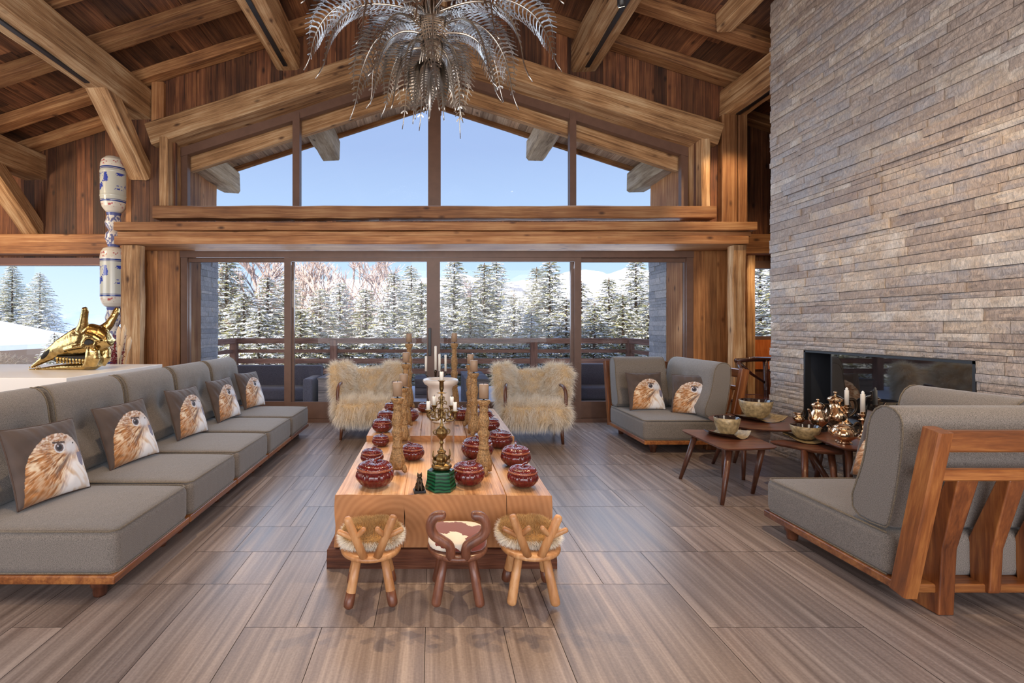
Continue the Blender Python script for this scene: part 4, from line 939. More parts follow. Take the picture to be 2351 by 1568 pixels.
PK = [(861,1126,92,.6,'large dark red pumpkin pot at the near left corner of the coffee table'), (1075,1120,79,-.1,'dark red pumpkin pot right of the green stone base, foot of the right candlestick'), (1200,1124,74,.5,'dark red pumpkin pot at the near right corner of the coffee table'),
 (854.5,1070,55,.3,'small dark red pumpkin pot behind the large one at the left corner'), (947,1061,57,2.4,'dark red pumpkin pot right of the nearest left candlestick'), (1096,1060,77,1.5,'dark red pumpkin pot half hidden behind the nearest right candlestick'),
 (1184,1076,72,1.2,'dark red pumpkin pot on the right edge, second from the near corner'), (874,1028,41,.7,'small dark red pumpkin pot at the left edge just before the raised table half'), (1147,1032,61,1.9,'dark red pumpkin pot third from the near right corner'),
 (877.5,995,48,2.0,'dark red pumpkin pot at the left edge, nearest on the raised half'), (886,972,42,.9,'dark red pumpkin pot at the left edge, second on the raised half'), (896,944,28,.2,'farthest dark red pumpkin pot on the left edge, by the left armchair'),
 (942,968,40,.4,'dark red pumpkin pot showing right of the third left candlestick'), (975,948,34,1.0,'dark red pumpkin pot left of the white urns'), (1058,967,44,.8,'dark red pumpkin pot right of the white urn foot'),
 (1126,990,44,.5,'dark red pumpkin pot by the right armchair, nearest on the raised half'), (1113,967,38,.1,'dark red pumpkin pot by the right armchair, second on the raised half'), (1110,943,28,.6,'farthest dark red pumpkin pot on the right edge')]
p0 = None
def tz(Y): return (.440 if Y < 4.23 else .487)
def onTable(px, py, fwd=0):
    for z in (.440, .487):
        Y = (CH-z)*F/(py-VY)
        if (z < .45) == (Y < 4.23): break
    Y += fwd; return Vector(((px-VX)*Y/F, Y, tz(Y)+.002))
for (px, py, wpx, rz, lab) in PK:
    Y = onTable(px, py).y; rad = wpx/2*Y/F; s = rad/.124; q = onTable(px, py, rad*.75)
    if p0 is None: o = p0 = pumpkin(lab)
    else: o = copy_tree(p0); o['label'] = lab
    o.location = q; o.rotation_euler = (0,0,rz); o.scale = (s, s, s)
# ------------------------------------------------------------------ carved candlesticks with candles
def candlestick(label, h):
    r = empty('carved_candlestick', (0,0,0), 0, label, 'candlestick', 'tall carved gilt candlesticks with taupe pillar candles')
    orn = lambda a, z: 1+.05*math.cos(3*a)+.035*math.cos(11*a+z*90)*math.cos(z*120)
    flu = lambda a, z: 1+.06*abs(math.cos(9*a))
    k = h/.50
    mb = MB(); mb.lathe([(.036,.028),(.050,.045*k),(.054,.075*k),(.050,.10*k),(.040,.14*k),(.032,.175*k)], 72, mod=orn)
    for i in range(3):
        a = i*2*PI/3+.5; mb.tube([(.036*math.cos(a),.036*math.sin(a),.055),(.052*math.cos(a),.052*math.sin(a),.03),(.056*math.cos(a),.056*math.sin(a),.012),(.052*math.cos(a),.052*math.sin(a),.006)], [.022,.019,.014,.005], 10)
    link('foot', mb, M_giltw, r)
    mb = MB(); mb.lathe([(.032,.165*k),(.037,.175*k),(.037,.183*k),(.030,.19*k),(.031,.22*k),(.034,.25*k),(.036,.262*k),(.040,.27*k),(.040,.28*k),(.032,.29*k),(.028,.30*k),(.033,.32*k),(.038,.35*k),(.036,.38*k),(.028,.405*k),(.025,.42*k),(.032,.43*k),(.026,.44*k),(.028,.46*k)], 72, mod=lambda a, z: 1+.07*math.cos(7*a+z*60)*math.cos(z*130)+.03*math.cos(15*a-z*90)); link('shaft', mb, M_giltw, r)
    mb = MB(); mb.lathe([(.024,.455*k),(.030,.463*k),(.038,.476*k),(.044,.488*k),(.043,.497*k),(.036,.50*k)], 72, mod=flu); link('drip_pan', mb, M_giltw, r)
    mb = MB(); mb.lathe([(.028,h),(.006,h+.001),(.004,h+.018)], 12); link('pricket', mb, M_black, r); return r
def candle(name, label, loc, rad, h, mat, group, taper=1.0, parent=None):
    t = empty(name, loc, 0, label, 'candle', group)
    mb = MB(); mb.lathe([(rad,0),(rad,h*.97),(rad*.93*taper,h),(rad*.3,h*.985)], 28); link('wax', mb, mat, t); mb = MB(); mb.tube([(0,0,h*.98),(.001,0,h+.012)], .0016, 6); link('wick', mb, M_black, t); return t
CSK = [(912.6,1092,876,22,'left candlestick nearest the camera'), (926.7,1008,858,19,'second left candlestick from the camera'), (932,984,808,16,'third left candlestick from the camera'), (939,941,765,14,'farthest left candlestick'),
       (1110.6,1094,881,22,'right candlestick nearest the camera'), (1088,1016,826,18,'second right candlestick from the camera'), (1080,984,812,15,'third right candlestick from the camera'), (1043,943,764,14,'farthest candlestick on the right side')]
for (px, pb, pt, cw, lab) in CSK:
    q = onTable(px, pb, .055); rad = cw/2*q.y/F; htop = (CH-(pt-VY)*q.y/F)-q.z; hc = rad*2.9; hs = htop-hc-.015
    t = candlestick('carved gilt '+lab+' on the coffee table', hs); t.location = q; t.rotation_euler = (0,0,R.uniform(0,6)); t.scale = (1.0,1.0,1)
    cx_ = q.x
    candle('pillar_candle', 'taupe pillar candle on the '+lab, (cx_, q.y, q.z+hs+.012), rad, hc, M_wax, 'taupe pillar candles')
# ------------------------------------------------------------------ urns
def urn(label, loc, s):
    r = empty('alabaster_urn', loc, 0, label, 'urn', 'alabaster urns on the coffee table'); r.scale = (s, s, s)
    mb = MB(); mb.lathe([(.085,0),(.10,.01),(.095,.03),(.06,.05),(.055,.07),(.085,.12),(.112,.20),(.118,.28),(.112,.33),(.125,.355),(.165,.38),(.178,.405),(.172,.425),(.155,.432),(.14,.42),(.10,.36),(.09,.2),(.01,.15)], 48, mod=lambda a, z: 1, cap=False); link('urn_body', mb, M_alab, r); return r
u1 = urn('nearer of the two white alabaster urns, behind the brass candelabra', onTable(1012, 972, .08), 1.0)
u2 = urn('farther white alabaster urn, rim showing above the nearer one', onTable(1004.5, 956, .1), .90)
# white candelabra behind
cb = empty('tall_candelabra', onTable(1000, 945, .1), 0, 'dark candelabra with white tapers hidden behind the urns', 'candelabra'); Yb = cb.location.y
mb = MB(); mb.lathe([(.07,0),(.07,.01),(.02,.03),(.012,.1),(.012,.42),(.02,.44),(.01,.46)], 20)
for px in (978, 1009, 1023): x = (px-1000)*Yb/F; mb.tube([(0,0,.38),(x*.5,0,.36),(x,0,.40),(x,0,.44)], .007, 8)
link('candelabra_stem', mb, M_bronze, cb)
for px, pt, lab in ((978,817,'leftmost white taper behind the urns'), (1000,794,'tallest white taper behind the urns'), (1009,812,'white taper just right of the tallest one behind the urns'), (1023,814,'rightmost white taper behind the urns')):
    x = (px-VX)*Yb/F; zt_ = CH-(pt-VY)*Yb/F; zb_ = tz(Yb)+(.445 if px != 1000 else .46)
    candle('taper_candle', lab, (x, Yb, zb_), .0135, zt_-zb_, M_wwax, 'white tapers behind the urns', .4)
# glass vessel
gv = empty('glass_hurricane', onTable(1016, 1066, .09), 0, 'clear glass hurricane cylinder behind the brass candelabra', 'glass vessel')
mb = MB(); mb.lathe([(.088,0),(.09,.01),(.09,.31),(.092,.315),(.088,.315),(.086,.012),(.001,.01)], 40, cap=False); link('glass_cylinder', mb, M_clear, gv)
# malachite base and brass candelabra
q = onTable(1012, 1131, .07)
mb = MB(); mb.lathe([(.098,0),(.098,.02),(.088,.06),(.086,.11),(.084,.118)], 6, smooth=False); o = link('malachite_block', mb, M_malach, loc=q, rot=(0,0,.12), bevel=.004); grp(o, 'green banded malachite block under the brass candelabra', 'stone block')
cz = q.z+.12; ca = empty('brass_candelabra', (q.x+.005, q.y, cz), 0, 'ornate aged brass candelabra with short white candles', 'candelabra')
mb = MB(); mb.lathe([(.048,0),(.056,.006),(.062,.018),(.060,.030),(.046,.036),(.032,.042),(.030,.048),(.040,.058),(.043,.07),(.036,.084),(.024,.092),(.022,.10),(.028,.106),(.026,.114),(.013,.12),(.0085,.13),(.008,.155),(.014,.160),(.014,.166),(.009,.172),(.010,.182),(.020,.19),(.031,.205),(.036,.222),(.0375,.226),(.0375,.230),(.036,.234),(.030,.250),(.018,.264),(.011,.268),(.013,.276),(.007,.284),(.006,.32),(.012,.328),(.007,.336),(.008,.37),(.013,.38),(.008,.39),(.008,.43),(.013,.445),(.007,.455),(.006,.47),(.030,.472),(.030,.475),(.008,.477),(.006,.50)], 40, mod=lambda a, z: 1+.03*math.cos(8*a)); link('column', mb, plain('gilt brass', (.26,.17,.07,1), .4, 1, .3, 60, .3), ca)
def scroll(c, r0, turns, a0, dirn, n=16, plane=0):
    pts = []
    for i in range(n+1):
        t = i/n; a = a0+dirn*turns*2*PI*t; rr = r0*(1-.75*t); x = c[0]+rr*math.cos(a); z = c[2]+rr*math.sin(a); ca_, sa_ = math.cos(plane), math.sin(plane); pts.append((x*ca_, x*sa_, z))
    return pts
tips_ = [(-.082,.02,.365,0), (.082,-.02,.365,0), (-.045,.08,.385,0), (.066,.07,.385,0)]
mb = MB()
for k in range(4):
    al = k*PI/2+.25
    for (c_, r0, tn, a0, dr, w_) in (((.055,0,.335),.03,1.2,-PI/2,1,.0045), ((.03,0,.36),.02,1.1,PI,-1,.004), ((.038,0,.235),.024,1.0,PI,1,.004), ((.02,0,.41),.014,1.1,-1,1,.0035), ((.014,0,.44),.012,1.1,-1,-1,.003), ((.045,0,.05),.018,1.1,2,1,.005), ((.068,0,.35),.016,1.2,0,1,.0035)): mb.tube(scroll(c_, r0, tn, a0, dr, plane=al), w_, 6)
    mb.tube([(.045*math.cos(al),.045*math.sin(al),.06),(.055*math.cos(al),.055*math.sin(al),.09),(.052*math.cos(al),.052*math.sin(al),.12)], [.008,.006,.002], 8)
link('scrollwork', mb, M_brass, ca)
for (x, y, z, _) in tips_:
    mb = MB(); mb.tube([(0,0,.33),(x*.4,y*.4,.30),(x*.85,y*.85,.305),(x,y,z-.03)], [.006,.006,.006,.007], 8); mb.lathe([(.006,z-.05),(.012,z-.03),(.010,z-.02),(.020,z-.004),(.021,z),(.010,z)], 18, (x,y,0)); link('candle_arm', mb, M_brass, ca)
mb = MB(); mb.lathe([(.008,.48),(.014,.50),(.013,.54),(.024,.548),(.024,.551),(.01,.551)], 18); link('top_cup', mb, M_brass, ca)
for (x, y, z, lab) in ((0,0,.551,'short white candle at the top of the brass candelabra'), (-.082,.02,.365,'short white candle on the left arm of the brass candelabra'), (.082,-.02,.365,'short white candle on the near right arm of the brass candelabra'), (-.045,.08,.385,'short white candle on the rear left arm of the brass candelabra'), (.066,.07,.385,'short white candle on the rear right arm of the brass candelabra')):
    candle('short_candle', lab, (ca.location.x+x, ca.location.y+y, cz+z), .0125, .052, M_wwax, 'short white candles of the brass candelabra')
# cat
q = onTable(963, 1134, .03); kt = empty('cat_figurine', q, .15, 'small dark bronze seated cat figurine left of the malachite block', 'figurine')
mb = MB(); mb.box((-.036,-.03,0), (.036,.03,.014)); link('plinth', mb, M_black, kt, bevel=.002)
mb = MB(); mb.ball((0,.0,.040), .027, sc=(.95,1,1)); mb.ball((0,-.004,.068), .021, sc=(.9,.9,1.2)); mb.ball((0,-.008,.098), .0155, sc=(1,1,.9)); mb.tube([(-.009,-.006,.105),(-.012,-.006,.121)], [.007,.0015], 8); mb.tube([(.009,-.006,.105),(.012,-.006,.121)], [.007,.0015], 8)
for s in (-1, 1): mb.tube([(s*.009,-.018,.075),(s*.010,-.024,.04),(s*.010,-.026,.016)], [.008,.006,.007], 8); mb.ball((s*.018,.0,.025), .014)
mb.tube([(0,.025,.02),(.022,.024,.018),(.03,.008,.018),(.026,-.012,.018)], [.006,.006,.005,.004], 8); link('cat_body', mb, M_bronze, kt, mods=remesh(.0022, 2))
# ------------------------------------------------------------------ walnut side tables
def smooth_poly(pts, n=64):
    k = len(pts); out = []; per = max(4, n//k)
    for i in range(k):
        p0, p1, p2, p3 = [Vector(pts[(i+j-1) % k]) for j in range(4)]
        for s in range(per):
            t = s/per; out.append(.5*((2*p1)+(-p0+p2)*t+(2*p0-5*p1+4*p2-p3)*t*t+(-p0+3*p1-3*p2+p3)*t**3))
    return out
def rpoly(pts, rad=.06, seg=7):
    out = []; k = len(pts)
    for i in range(k):
        a, b, c_ = Vector(pts[i-1]), Vector(pts[i]), Vector(pts[(i+1) % k]); d1 = (a-b).normalized()*rad; d2 = (c_-b).normalized()*rad
        for s in range(seg+1):
            t = s/seg; out.append((b+d1)*(1-t)**2+b*2*t*(1-t)+(b+d2)*t*t)
    return out
def side_table(label, poly, z, legs, th=.022):
    cx_ = sum(p[0] for p in poly)/len(poly); cy_ = sum(p[1] for p in poly)/len(poly)
    r = empty('side_table', (cx_, cy_, 0), 0, label, 'side table', 'walnut side tables between the corner seats')
    n = len(poly); mb = MB(); pl_ = [(p[0]-cx_, p[1]-cy_) for p in poly]; ins = [(x*.93, y*.93) for x, y in pl_]; v = [(x, y, z) for x, y in pl_]+[(x*.995, y*.995, z-th*.35) for x, y in pl_]+[(x, y, z-th) for x, y in ins]
    mb.add(v, [tuple(range(n)), tuple(range(3*n-1, 2*n-1, -1))]+[(n+i, n+(i+1) % n, (i+1) % n, i) for i in range(n)]+[(2*n+i, 2*n+(i+1) % n, n+(i+1) % n, n+i) for i in range(n)]); link('table_top', mb, M_walnut, r)
    for (xt, yt, xb, yb_) in legs:
        mb = MB(); mb.tube([(xt-cx_,yt-cy_,z-th),((xt*.45+xb*.55)-cx_,(yt*.45+yb_*.55)-cy_,z*.42),(xb-cx_,yb_-cy_,0)], [.026,.022,.015], 16); link('leg', mb, M_walz, r)
    return r
T1 = rpoly([(2.40,4.70),(2.375,3.93),(2.88,3.99),(2.93,4.64)], .09)
side_table('squarish walnut side table, nearest the far corner seat, bowl on top', T1, .446, [(2.46,4.52,2.35,4.58),(2.47,4.02,2.345,3.91),(2.80,4.10,2.77,4.18),(2.76,4.55,2.78,4.62)])
T2 = [(3.27+.50*math.cos(a)+.04*math.cos(2*a), 4.80+.40*math.sin(a)) for a in [2*PI*i/64 for i in range(64)]]
side_table('large round-edged walnut side table under the biggest bowl', T2, .50, [(2.98,4.62,2.93,4.55),(3.5,4.6,3.62,4.5),(3.25,5.0,3.2,5.12),(3.05,4.95,2.95,5.08)])
T3 = rpoly([(2.96,4.30),(3.16,3.93),(3.40,3.90),(3.46,4.14),(3.2,4.36)], .10)
side_table('small walnut side table with a shallow bowl, in front of the brass pots', T3, .425, [(3.12,4.05,2.98,3.86),(3.30,4.0,3.29,3.92),(3.25,4.2,3.42,4.05)])
T4 = rpoly([(3.22,3.76),(3.78,3.72),(3.80,4.36),(3.46,4.40),(3.30,4.18)], .10)
side_table('walnut side table carrying the brass teapots by the fireplace', T4, .49, [(3.36,3.9,3.32,3.84),(3.66,3.86,3.7,3.8),(3.66,4.28,3.72,4.34),(3.46,4.28,3.42,4.32)])
def bowl_set(px, py, z, rb, lab, plab, yaw, shallow=1.0):
    Y = (CH-z)*F/(py-VY); x = (px-VX)*Y/F; s = rb/.10
    p = empty('curved_plate', (x, Y, z+.001), yaw, plab, 'plate', 'curved square plates under the bowls')
    N = 16; h = rb*1.45; vs = []; g_ = [(-1+2*i/N) for i in range(N+1)]
    for v in g_:
        for u in g_: vs.append((u*h*(1-.1*(v*v)), v*h*(1-.1*u*u), .004+.042*abs(u)**2.2+.014*(u*v)*(u*v)))
    nn = len(vs); vs += [(a, b, c_-.005) for a, b, c_ in vs]; fs = []; mb = MB()
    for j in range(N):
        for i in range(N): q_ = j*(N+1)+i; fs.append((q_, q_+1, q_+N+2, q_+N+1))
    mb.add(vs[:nn], fs, 0, True); mb.add(vs[nn:], [f[::-1] for f in fs], 1, True); link('plate_dish', mb, [M_gold2, M_inner], p, mods=lambda o: None)
    b = empty('ceramic_bowl', (x, Y, z+.012), 0, lab, 'bowl', 'speckled ceramic bowls on the side tables')
    k = shallow; mb = MB(); mb.lathe([(.040*s,0),(.048*s,.003),(.056*s,.012*k),(.080*s,.045*k*s),(.096*s,.10*k*s),(.103*s,.148*k*s),(.100*s,.151*k*s)], 40, cap=True); mb.f.pop(); mb.m.pop(); mb.sm.pop(); mb.c.pop(); link('outer_glaze', mb, M_gold2, b)
    mb = MB(); mb.lathe([(.100*s,.151*k*s),(.096*s,.142*k*s),(.088*s,.09*k*s),(.06*s,.03*k*s),(.02*s,.016*k*s),(.001,.014*k*s)], 40, cap=False); link('inner_glaze', mb, M_inner, b)
bowl_set(1669, 1001, .446, .105, 'speckled bowl on the squarish side table', 'curved plate on the squarish side table', .5)
bowl_set(1735, 962, .50, .145, 'largest speckled bowl, on the large side table', 'curved plate under the largest bowl', .2, .82)
bowl_set(1849, 1011, .425, .112, 'shallow speckled bowl in front of the brass pots', 'curved plate under the shallow bowl', -.5, .72)
# brass pots
def pot(name, label, cat, loc, s, prof, rz, spout=None, handle=None, lid=None, feet=False, hmat=None):
    r = empty(name, loc, rz, label, cat, 'copper and brass pots on the side tables'); r.scale = (s, s, s)
    rib = (lambda a, z: 1+.025*abs(math.cos(5*a)))
    mb = MB(); mb.lathe(prof, 60, mod=rib)
    if feet:
        for k in range(4): a = k*PI/2+.6; mb.tube([(.05*math.cos(a),.05*math.sin(a),.02),(.07*math.cos(a),.07*math.sin(a),.004)], [.008,.005], 8)
    link('pot_body', mb, M_copper, r)
    if lid: mb = MB(); mb.lathe(lid, 40); link('pot_lid', mb, M_copper, r)
    if spout: mb = MB(); mb.stube(spout[0], spout[1], 14); link('spout', mb, M_copper, r)
    if handle: mb = MB(); mb.stube(handle[0], handle[1], 12); link('pot_handle', mb, hmat or M_bronze, r)
    return r
def at(px, py, z): Y = (CH-z)*F/(py-VY); return ((px-VX)*Y/F, Y, z)
coffee = [(.03,.0),(.045,.005),(.03,.02),(.05,.04),(.078,.075),(.082,.11),(.072,.14),(.052,.175),(.040,.205),(.044,.225),(.056,.238),(.05,.245)]
clid = [(.058,.240),(.054,.252),(.036,.268),(.020,.276),(.008,.280),(.006,.290),(.014,.297),(.014,.306),(.004,.312)]
hnd = ([(.055,0,.21),(.09,0,.24),(.13,0,.245),(.15,0,.21),(.148,0,.16),(.12,0,.12),(.085,0,.10)], [.008,.011,.013,.013,.012,.010,.007])
spt = ([(-.06,0,.09),(-.10,0,.12),(-.115,0,.17),(-.135,0,.215)], [.022,.016,.011,.010])
pot('coffee_pot', 'copper coffee pot on a wire stand, left of the taller one', 'pot', at(1878, 985, .515), .88, coffee, .3, spt, hnd, clid)
z_ = at(1878, 985, .515); ws = empty('wire_stand', (z_[0], z_[1], .492), 0, 'small wire stand under the left coffee pot', 'stand'); mb = MB()
for k in range(3): a = k*2.1; mb.tube([(.05*math.cos(a),.05*math.sin(a),.022),(.075*math.cos(a),.075*math.sin(a),.03),(.07*math.cos(a),.07*math.sin(a),.01),(.085*math.cos(a),.085*math.sin(a),.003)], .003, 6)
mb.tube([(.052*math.cos(t*.35),.052*math.sin(t*.35),.021) for t in range(19)], .003, 6); link('wire_frame', mb, M_bronze, ws)
pot('coffee_pot', 'tallest copper coffee pot with a dark looped handle', 'pot', at(1918, 984, .492), 1.12, coffee, -.2, spt, hnd, clid)
tea = [(.05,0),(.055,.004),(.045,.014),(.06,.03),(.095,.06),(.104,.085),(.096,.115),(.078,.14),(.072,.150),(.082,.156),(.07,.158)]
pot('teapot', 'round fluted copper teapot nearest the camera among the pots', 'teapot', at(1937, 1017, .492), .84, tea, -.1, ([(-.09,0,.08),(-.125,0,.11),(-.13,0,.15),(-.15,0,.165)], [.02,.015,.011,.010]), ([(.078,0,.14),(.10,0,.185),(.13,0,.20),(.152,0,.175),(.15,0,.13),(.135,0,.10),(.10,0,.08)], [.007,.010,.012,.012,.011,.009,.007]), [(.078,.155),(.074,.163),(.05,.178),(.02,.186),(.008,.188),(.012,.198),(.008,.208),(.002,.212)], True)
pot('cream_jug', 'small copper cream jug at the left of the pots', 'jug', at(1834, 969, .502), .66, [(.04,0),(.05,.004),(.072,.03),(.076,.055),(.060,.085),(.045,.105),(.045,.125),(.055,.14),(.05,.139)], .1, ([(-.04,0,.125),(-.07,0,.142),(-.085,0,.148)], [.018,.010,.004]), ([(.05,0,.13),(.07,0,.165),(.095,0,.17),(.105,0,.135),(.10,0,.09),(.07,0,.05)], [.006,.008,.009,.009,.008,.006]))
def stickc(label, clab, px, pb, pt, z, h):
    q_ = at(px, pb, z); t = empty('brass_candlestick', q_, 0, label, 'candlestick', 'two candlesticks by the fireplace'); k = h/.24
    mb = MB(); mb.lathe([(.055,0),(.058,.006),(.035,.018),(.02,.03*k),(.032,.055*k),(.034,.07*k),(.02,.085*k),(.011,.10*k),(.010,.16*k),(.03,.168*k),(.012,.178*k),(.014,.195*k),(.036,.215*k),(.034,.222*k),(.018,.224*k),(.018,.24*k),(.012,.24*k)], 26, mod=lambda a, z: 1+.05*math.cos(6*a)); link('stick_body', mb, M_brass if False else M_copper, t)
    top = CH-(pt-VY)*q_[1]/F; hc = top-(z+h); c_ = candle('dinner_candle', clab, (q_[0], q_[1], z+h), .0165, hc*.84, M_wwax, 'pale candles by the fireplace')
    mb = MB(); mb.lathe([(.008,hc*.83),(.0115,hc*.88),(.010,hc*.94),(.004,hc*.985),(.0005,hc)], 14); link('flame_bulb', mb, plain('pearl bulb', (.9,.9,.85,1), .3), c_)
stickc('copper candlestick behind the teapot, nearer the right corner seat', 'pale candle on the right fireside candlestick', 1981, 1006, 897, .492, .225)
stickc('copper candlestick behind the looped handle of the tallest pot', 'pale candle on the rear fireside candlestick', 1944, 988, 889, .492, .235)
# ------------------------------------------------------------------ twig chair
tcx = empty('twig_chair', (4.36, 6.75, 0), .15, 'dark rustic chair of polished branches behind the chimney corner', 'chair')
def tw(name, pts, r_): mb = MB(); mb.tube([Vector(p) for p in pts], r_, 8); link(name, mb, M_twig, tcx)
tw('top_rail', [(-.18,-.05,.97),(.1,-.04,.985),(.5,-.02,.98)], [.03,.034,.03]); tw('arm', [(-.30,-.30,.86),(-.18,-.1,.93),(-.05,0,.97)], [.026,.028,.026])
tw('back_post', [(.30,-.05,0),(.31,-.04,.5),(.30,-.03,.98)], [.03,.034,.03]); tw('brace', [(-.12,-.04,.95),(.08,-.04,.78),(.28,-.04,.66)], [.017,.02,.017])
tw('seat_frame', [(-.42,-.28,.46),(.05,-.3,.44),(.38,-.28,.42)], [.022,.022,.022]); tw('seat_frame', [(-.42,-.28,.46),(-.36,.15,.46)], [.02,.02]); tw('seat_frame', [(-.36,.15,.46),(.38,.15,.45)], [.02,.02])
for x, y in ((-.33,-.27),(.32,-.27),(-.33,.14)):
    mb = MB(); mb.lathe([(.016,0),(.02,.08),(.026,.1),(.016,.13),(.026,.2),(.014,.24),(.024,.3),(.018,.45)], 12, (x,y,0)); link('turned_leg', mb, M_twig, tcx)
mb = MB(); mb.box((-.38,-.25,.445), (.36,.12,.465)); link('seat', mb, plain('polished dark seat', sr(96,56,48), .15, coat=.6), tcx, bevel=.008)
# ------------------------------------------------------------------ white plinth, skull, flowers, column
mb = MB(); mb.box((-4.95,3.90,0), (-2.95,5.29,1.03)); grp(link('display_plinth', mb, M_white, bevel=.004), 'white lacquered block behind the left sofa row, carrying the gold skull', 'plinth')
YS = 4.62; mpp = YS/F
def sk(px, py, dy=0): return ((px-VX)*mpp, YS+dy, CH-(py-VY)*mpp)
s0 = Vector(sk(170, 850)); s0.z = 1.031
so = empty('giraffe_skull', s0, 0, 'polished gold giraffe skull lying on the white block', 'skull')
def L_(px, py, dy=0): return Vector(sk(px, py, dy))-s0
def loft(st, n=20):
    mb = MB(); vs = []
    for (px, py, ry, rz_) in st:
        c_ = L_(px, py)
        for i in range(n): a = 2*PI*i/n; vs.append((c_.x-rz_*.55*math.sin(a)*0, c_.y+ry*math.cos(a), c_.z+rz_*math.sin(a)))
    fs = [(j*n+i, (j+1)*n+i, (j+1)*n+(i+1) % n, j*n+(i+1) % n) for j in range(len(st)-1) for i in range(n)]
    fs += [tuple(range(n)), tuple((len(st)-1)*n+i for i in range(n-1,-1,-1))]; mb.add(vs, fs, 0, True); return mb
up_ = loft([(74,842,.022,.014),(92,830,.036,.034),(112,814,.046,.068),(134,800,.058,.094),(155,792,.076,.118),(175,786,.094,.145),(195,781,.104,.158),(215,778,.104,.148),(235,777,.09,.115),(250,780,.065,.070),(257,786,.04,.035)])
for (sy, pts) in ((-.05, [(196,760),(203,745),(207,728),(212,714),(213,707)]), (.05, [(226,760),(240,745),(248,728),(252,714),(253,706)])):
    up_.tube([L_(a, b, sy*(1+.3*i)) for i, (a, b) in enumerate(pts)], [.055,.042,.033,.03,.022], 14)
up_.tube([L_(212,766,-.10), L_(232,772,-.10), L_(246,782,-.09)], [.018,.02,.018], 10); up_.tube([L_(160,803,-.07), L_(185,797,-.095), L_(212,792,-.10), L_(235,790,-.10)], [.012,.018,.02,.018], 10)
up_.tube([L_(208,786,-.108), L_(214,777,-.112), L_(226,775,-.112), L_(236,783,-.105), L_(234,796,-.105), L_(220,800,-.11), L_(210,795,-.11), L_(208,786,-.108)], .010, 8)
for sy in (-1, 1): up_.ball(L_(252,782,sy*.05), .022)
link('cranium', up_, M_gold, so, mods=remesh(.0065, 9))
lo_ = loft([(68,849,.030,.010),(90,848,.036,.014),(115,845,.034,.020),(140,843,.040,.028),(165,842,.056,.036),(195,841,.064,.040),(218,838,.062,.046),(231,828,.055,.055)])
for sy in (-1, 1): lo_.tube([L_(222,838,sy*.062), L_(232,820,sy*.075), L_(231,805,sy*.08), L_(228,796,sy*.075)], [.04,.045,.042,.03], 10)
for sy in (-1, 1): lo_.tube([L_(205,838,sy*.058), L_(217,833,sy*.066), L_(223,818,sy*.075), L_(225,802,sy*.08), L_(226,792,sy*.075)], [.03,.05,.056,.05,.035], 14)
link('lower_jaw', lo_, M_gold, so, mods=remesh(.0065, 14))
mb = MB()
for k in range(9):
    for sy in (-1, 1):
        a = L_(146+k*7.3, 818+k*.6, sy*.078); b = L_(146+k*7.3, 829+k*.2, sy*.078); mb.tube([a, a.lerp(b,.3), b], [.010,.014,.009], 8); mb.tube([b, b+Vector((.004,0,-.014))], [.009,.011], 8)
for k in range(6): a = L_(72+k*4, 845, -.018+k*.004); mb.tube([a, a+Vector((-.004,0,.016))], [.006,.004], 6)
link('teeth', mb, M_gold, so)
mb = MB(); mb.ball(L_(221,787,-.098), .044, sc=(1.1,.5,.85)); link('eye_socket_shade', mb, M_dark, so)  # near-black ball stands in for the shade inside the eye hollow
mb = MB(); c_ = L_(114,812,-.040); mb.ball(c_, .055, sc=(1.3,.34,.40), M=Matrix.Translation(c_) @ Matrix.Rotation(.75*-1, 4, 'Y') @ Matrix.Translation(-c_)); link('nose_cavity_shade', mb, M_dark, so)  # near-black ball paints the shade of the nasal opening
mb = MB(); mb.tube([L_(136,823,-.04), L_(180,823,-.06), L_(216,820,-.062)], [.022,.030,.022], 10); link('mouth_gap_shade', mb, M_dark, so)  # dark tube paints the shade between the jaws
# stacked porcelain column
def col_paint(z, a, kind):
    c_ = np.array([.72,.66,.56]); t = z
    if kind == 'big':
        if any(abs(t-q_) < w2 for q_, w2 in ((.19,.012),(.78,.012))): return np.array([.02,.05,.22])
        if any(abs(t-q_) < .006 for q_ in (.215,.755)): return np.array([.05,.08,.2])
        if .38 < t < .68 and vnoise(np.array([a*3.0+1]), np.array([t*9]), 61)[0]+.35*vnoise(np.array([a*14+1]), np.array([t*60]), 66)[0] > .82: return np.array([.03,.06,.36])
        if (.08 < t < .16 or .82 < t < .93) and vnoise(np.array([a*7+4]), np.array([t*44]), 62)[0]+.3*vnoise(np.array([a*22+4]), np.array([t*120]), 64)[0] > .9: return np.array([.45,.10,.10])
        if .22 < t < .75: return np.array([.55,.55,.48])
        return c_
    if t < .08 or t > .92: return np.array([.10,.12,.30])
    return np.array([.16,.17,.32]) if vnoise(np.array([a*7+2]), np.array([t*18]), 63)[0] > .56 else np.array([.72,.68,.62])
pc = empty('porcelain_column', (-4.66, 7.08, 0), 0, 'tall column of stacked painted porcelain vases before the left wall', 'sculpture')
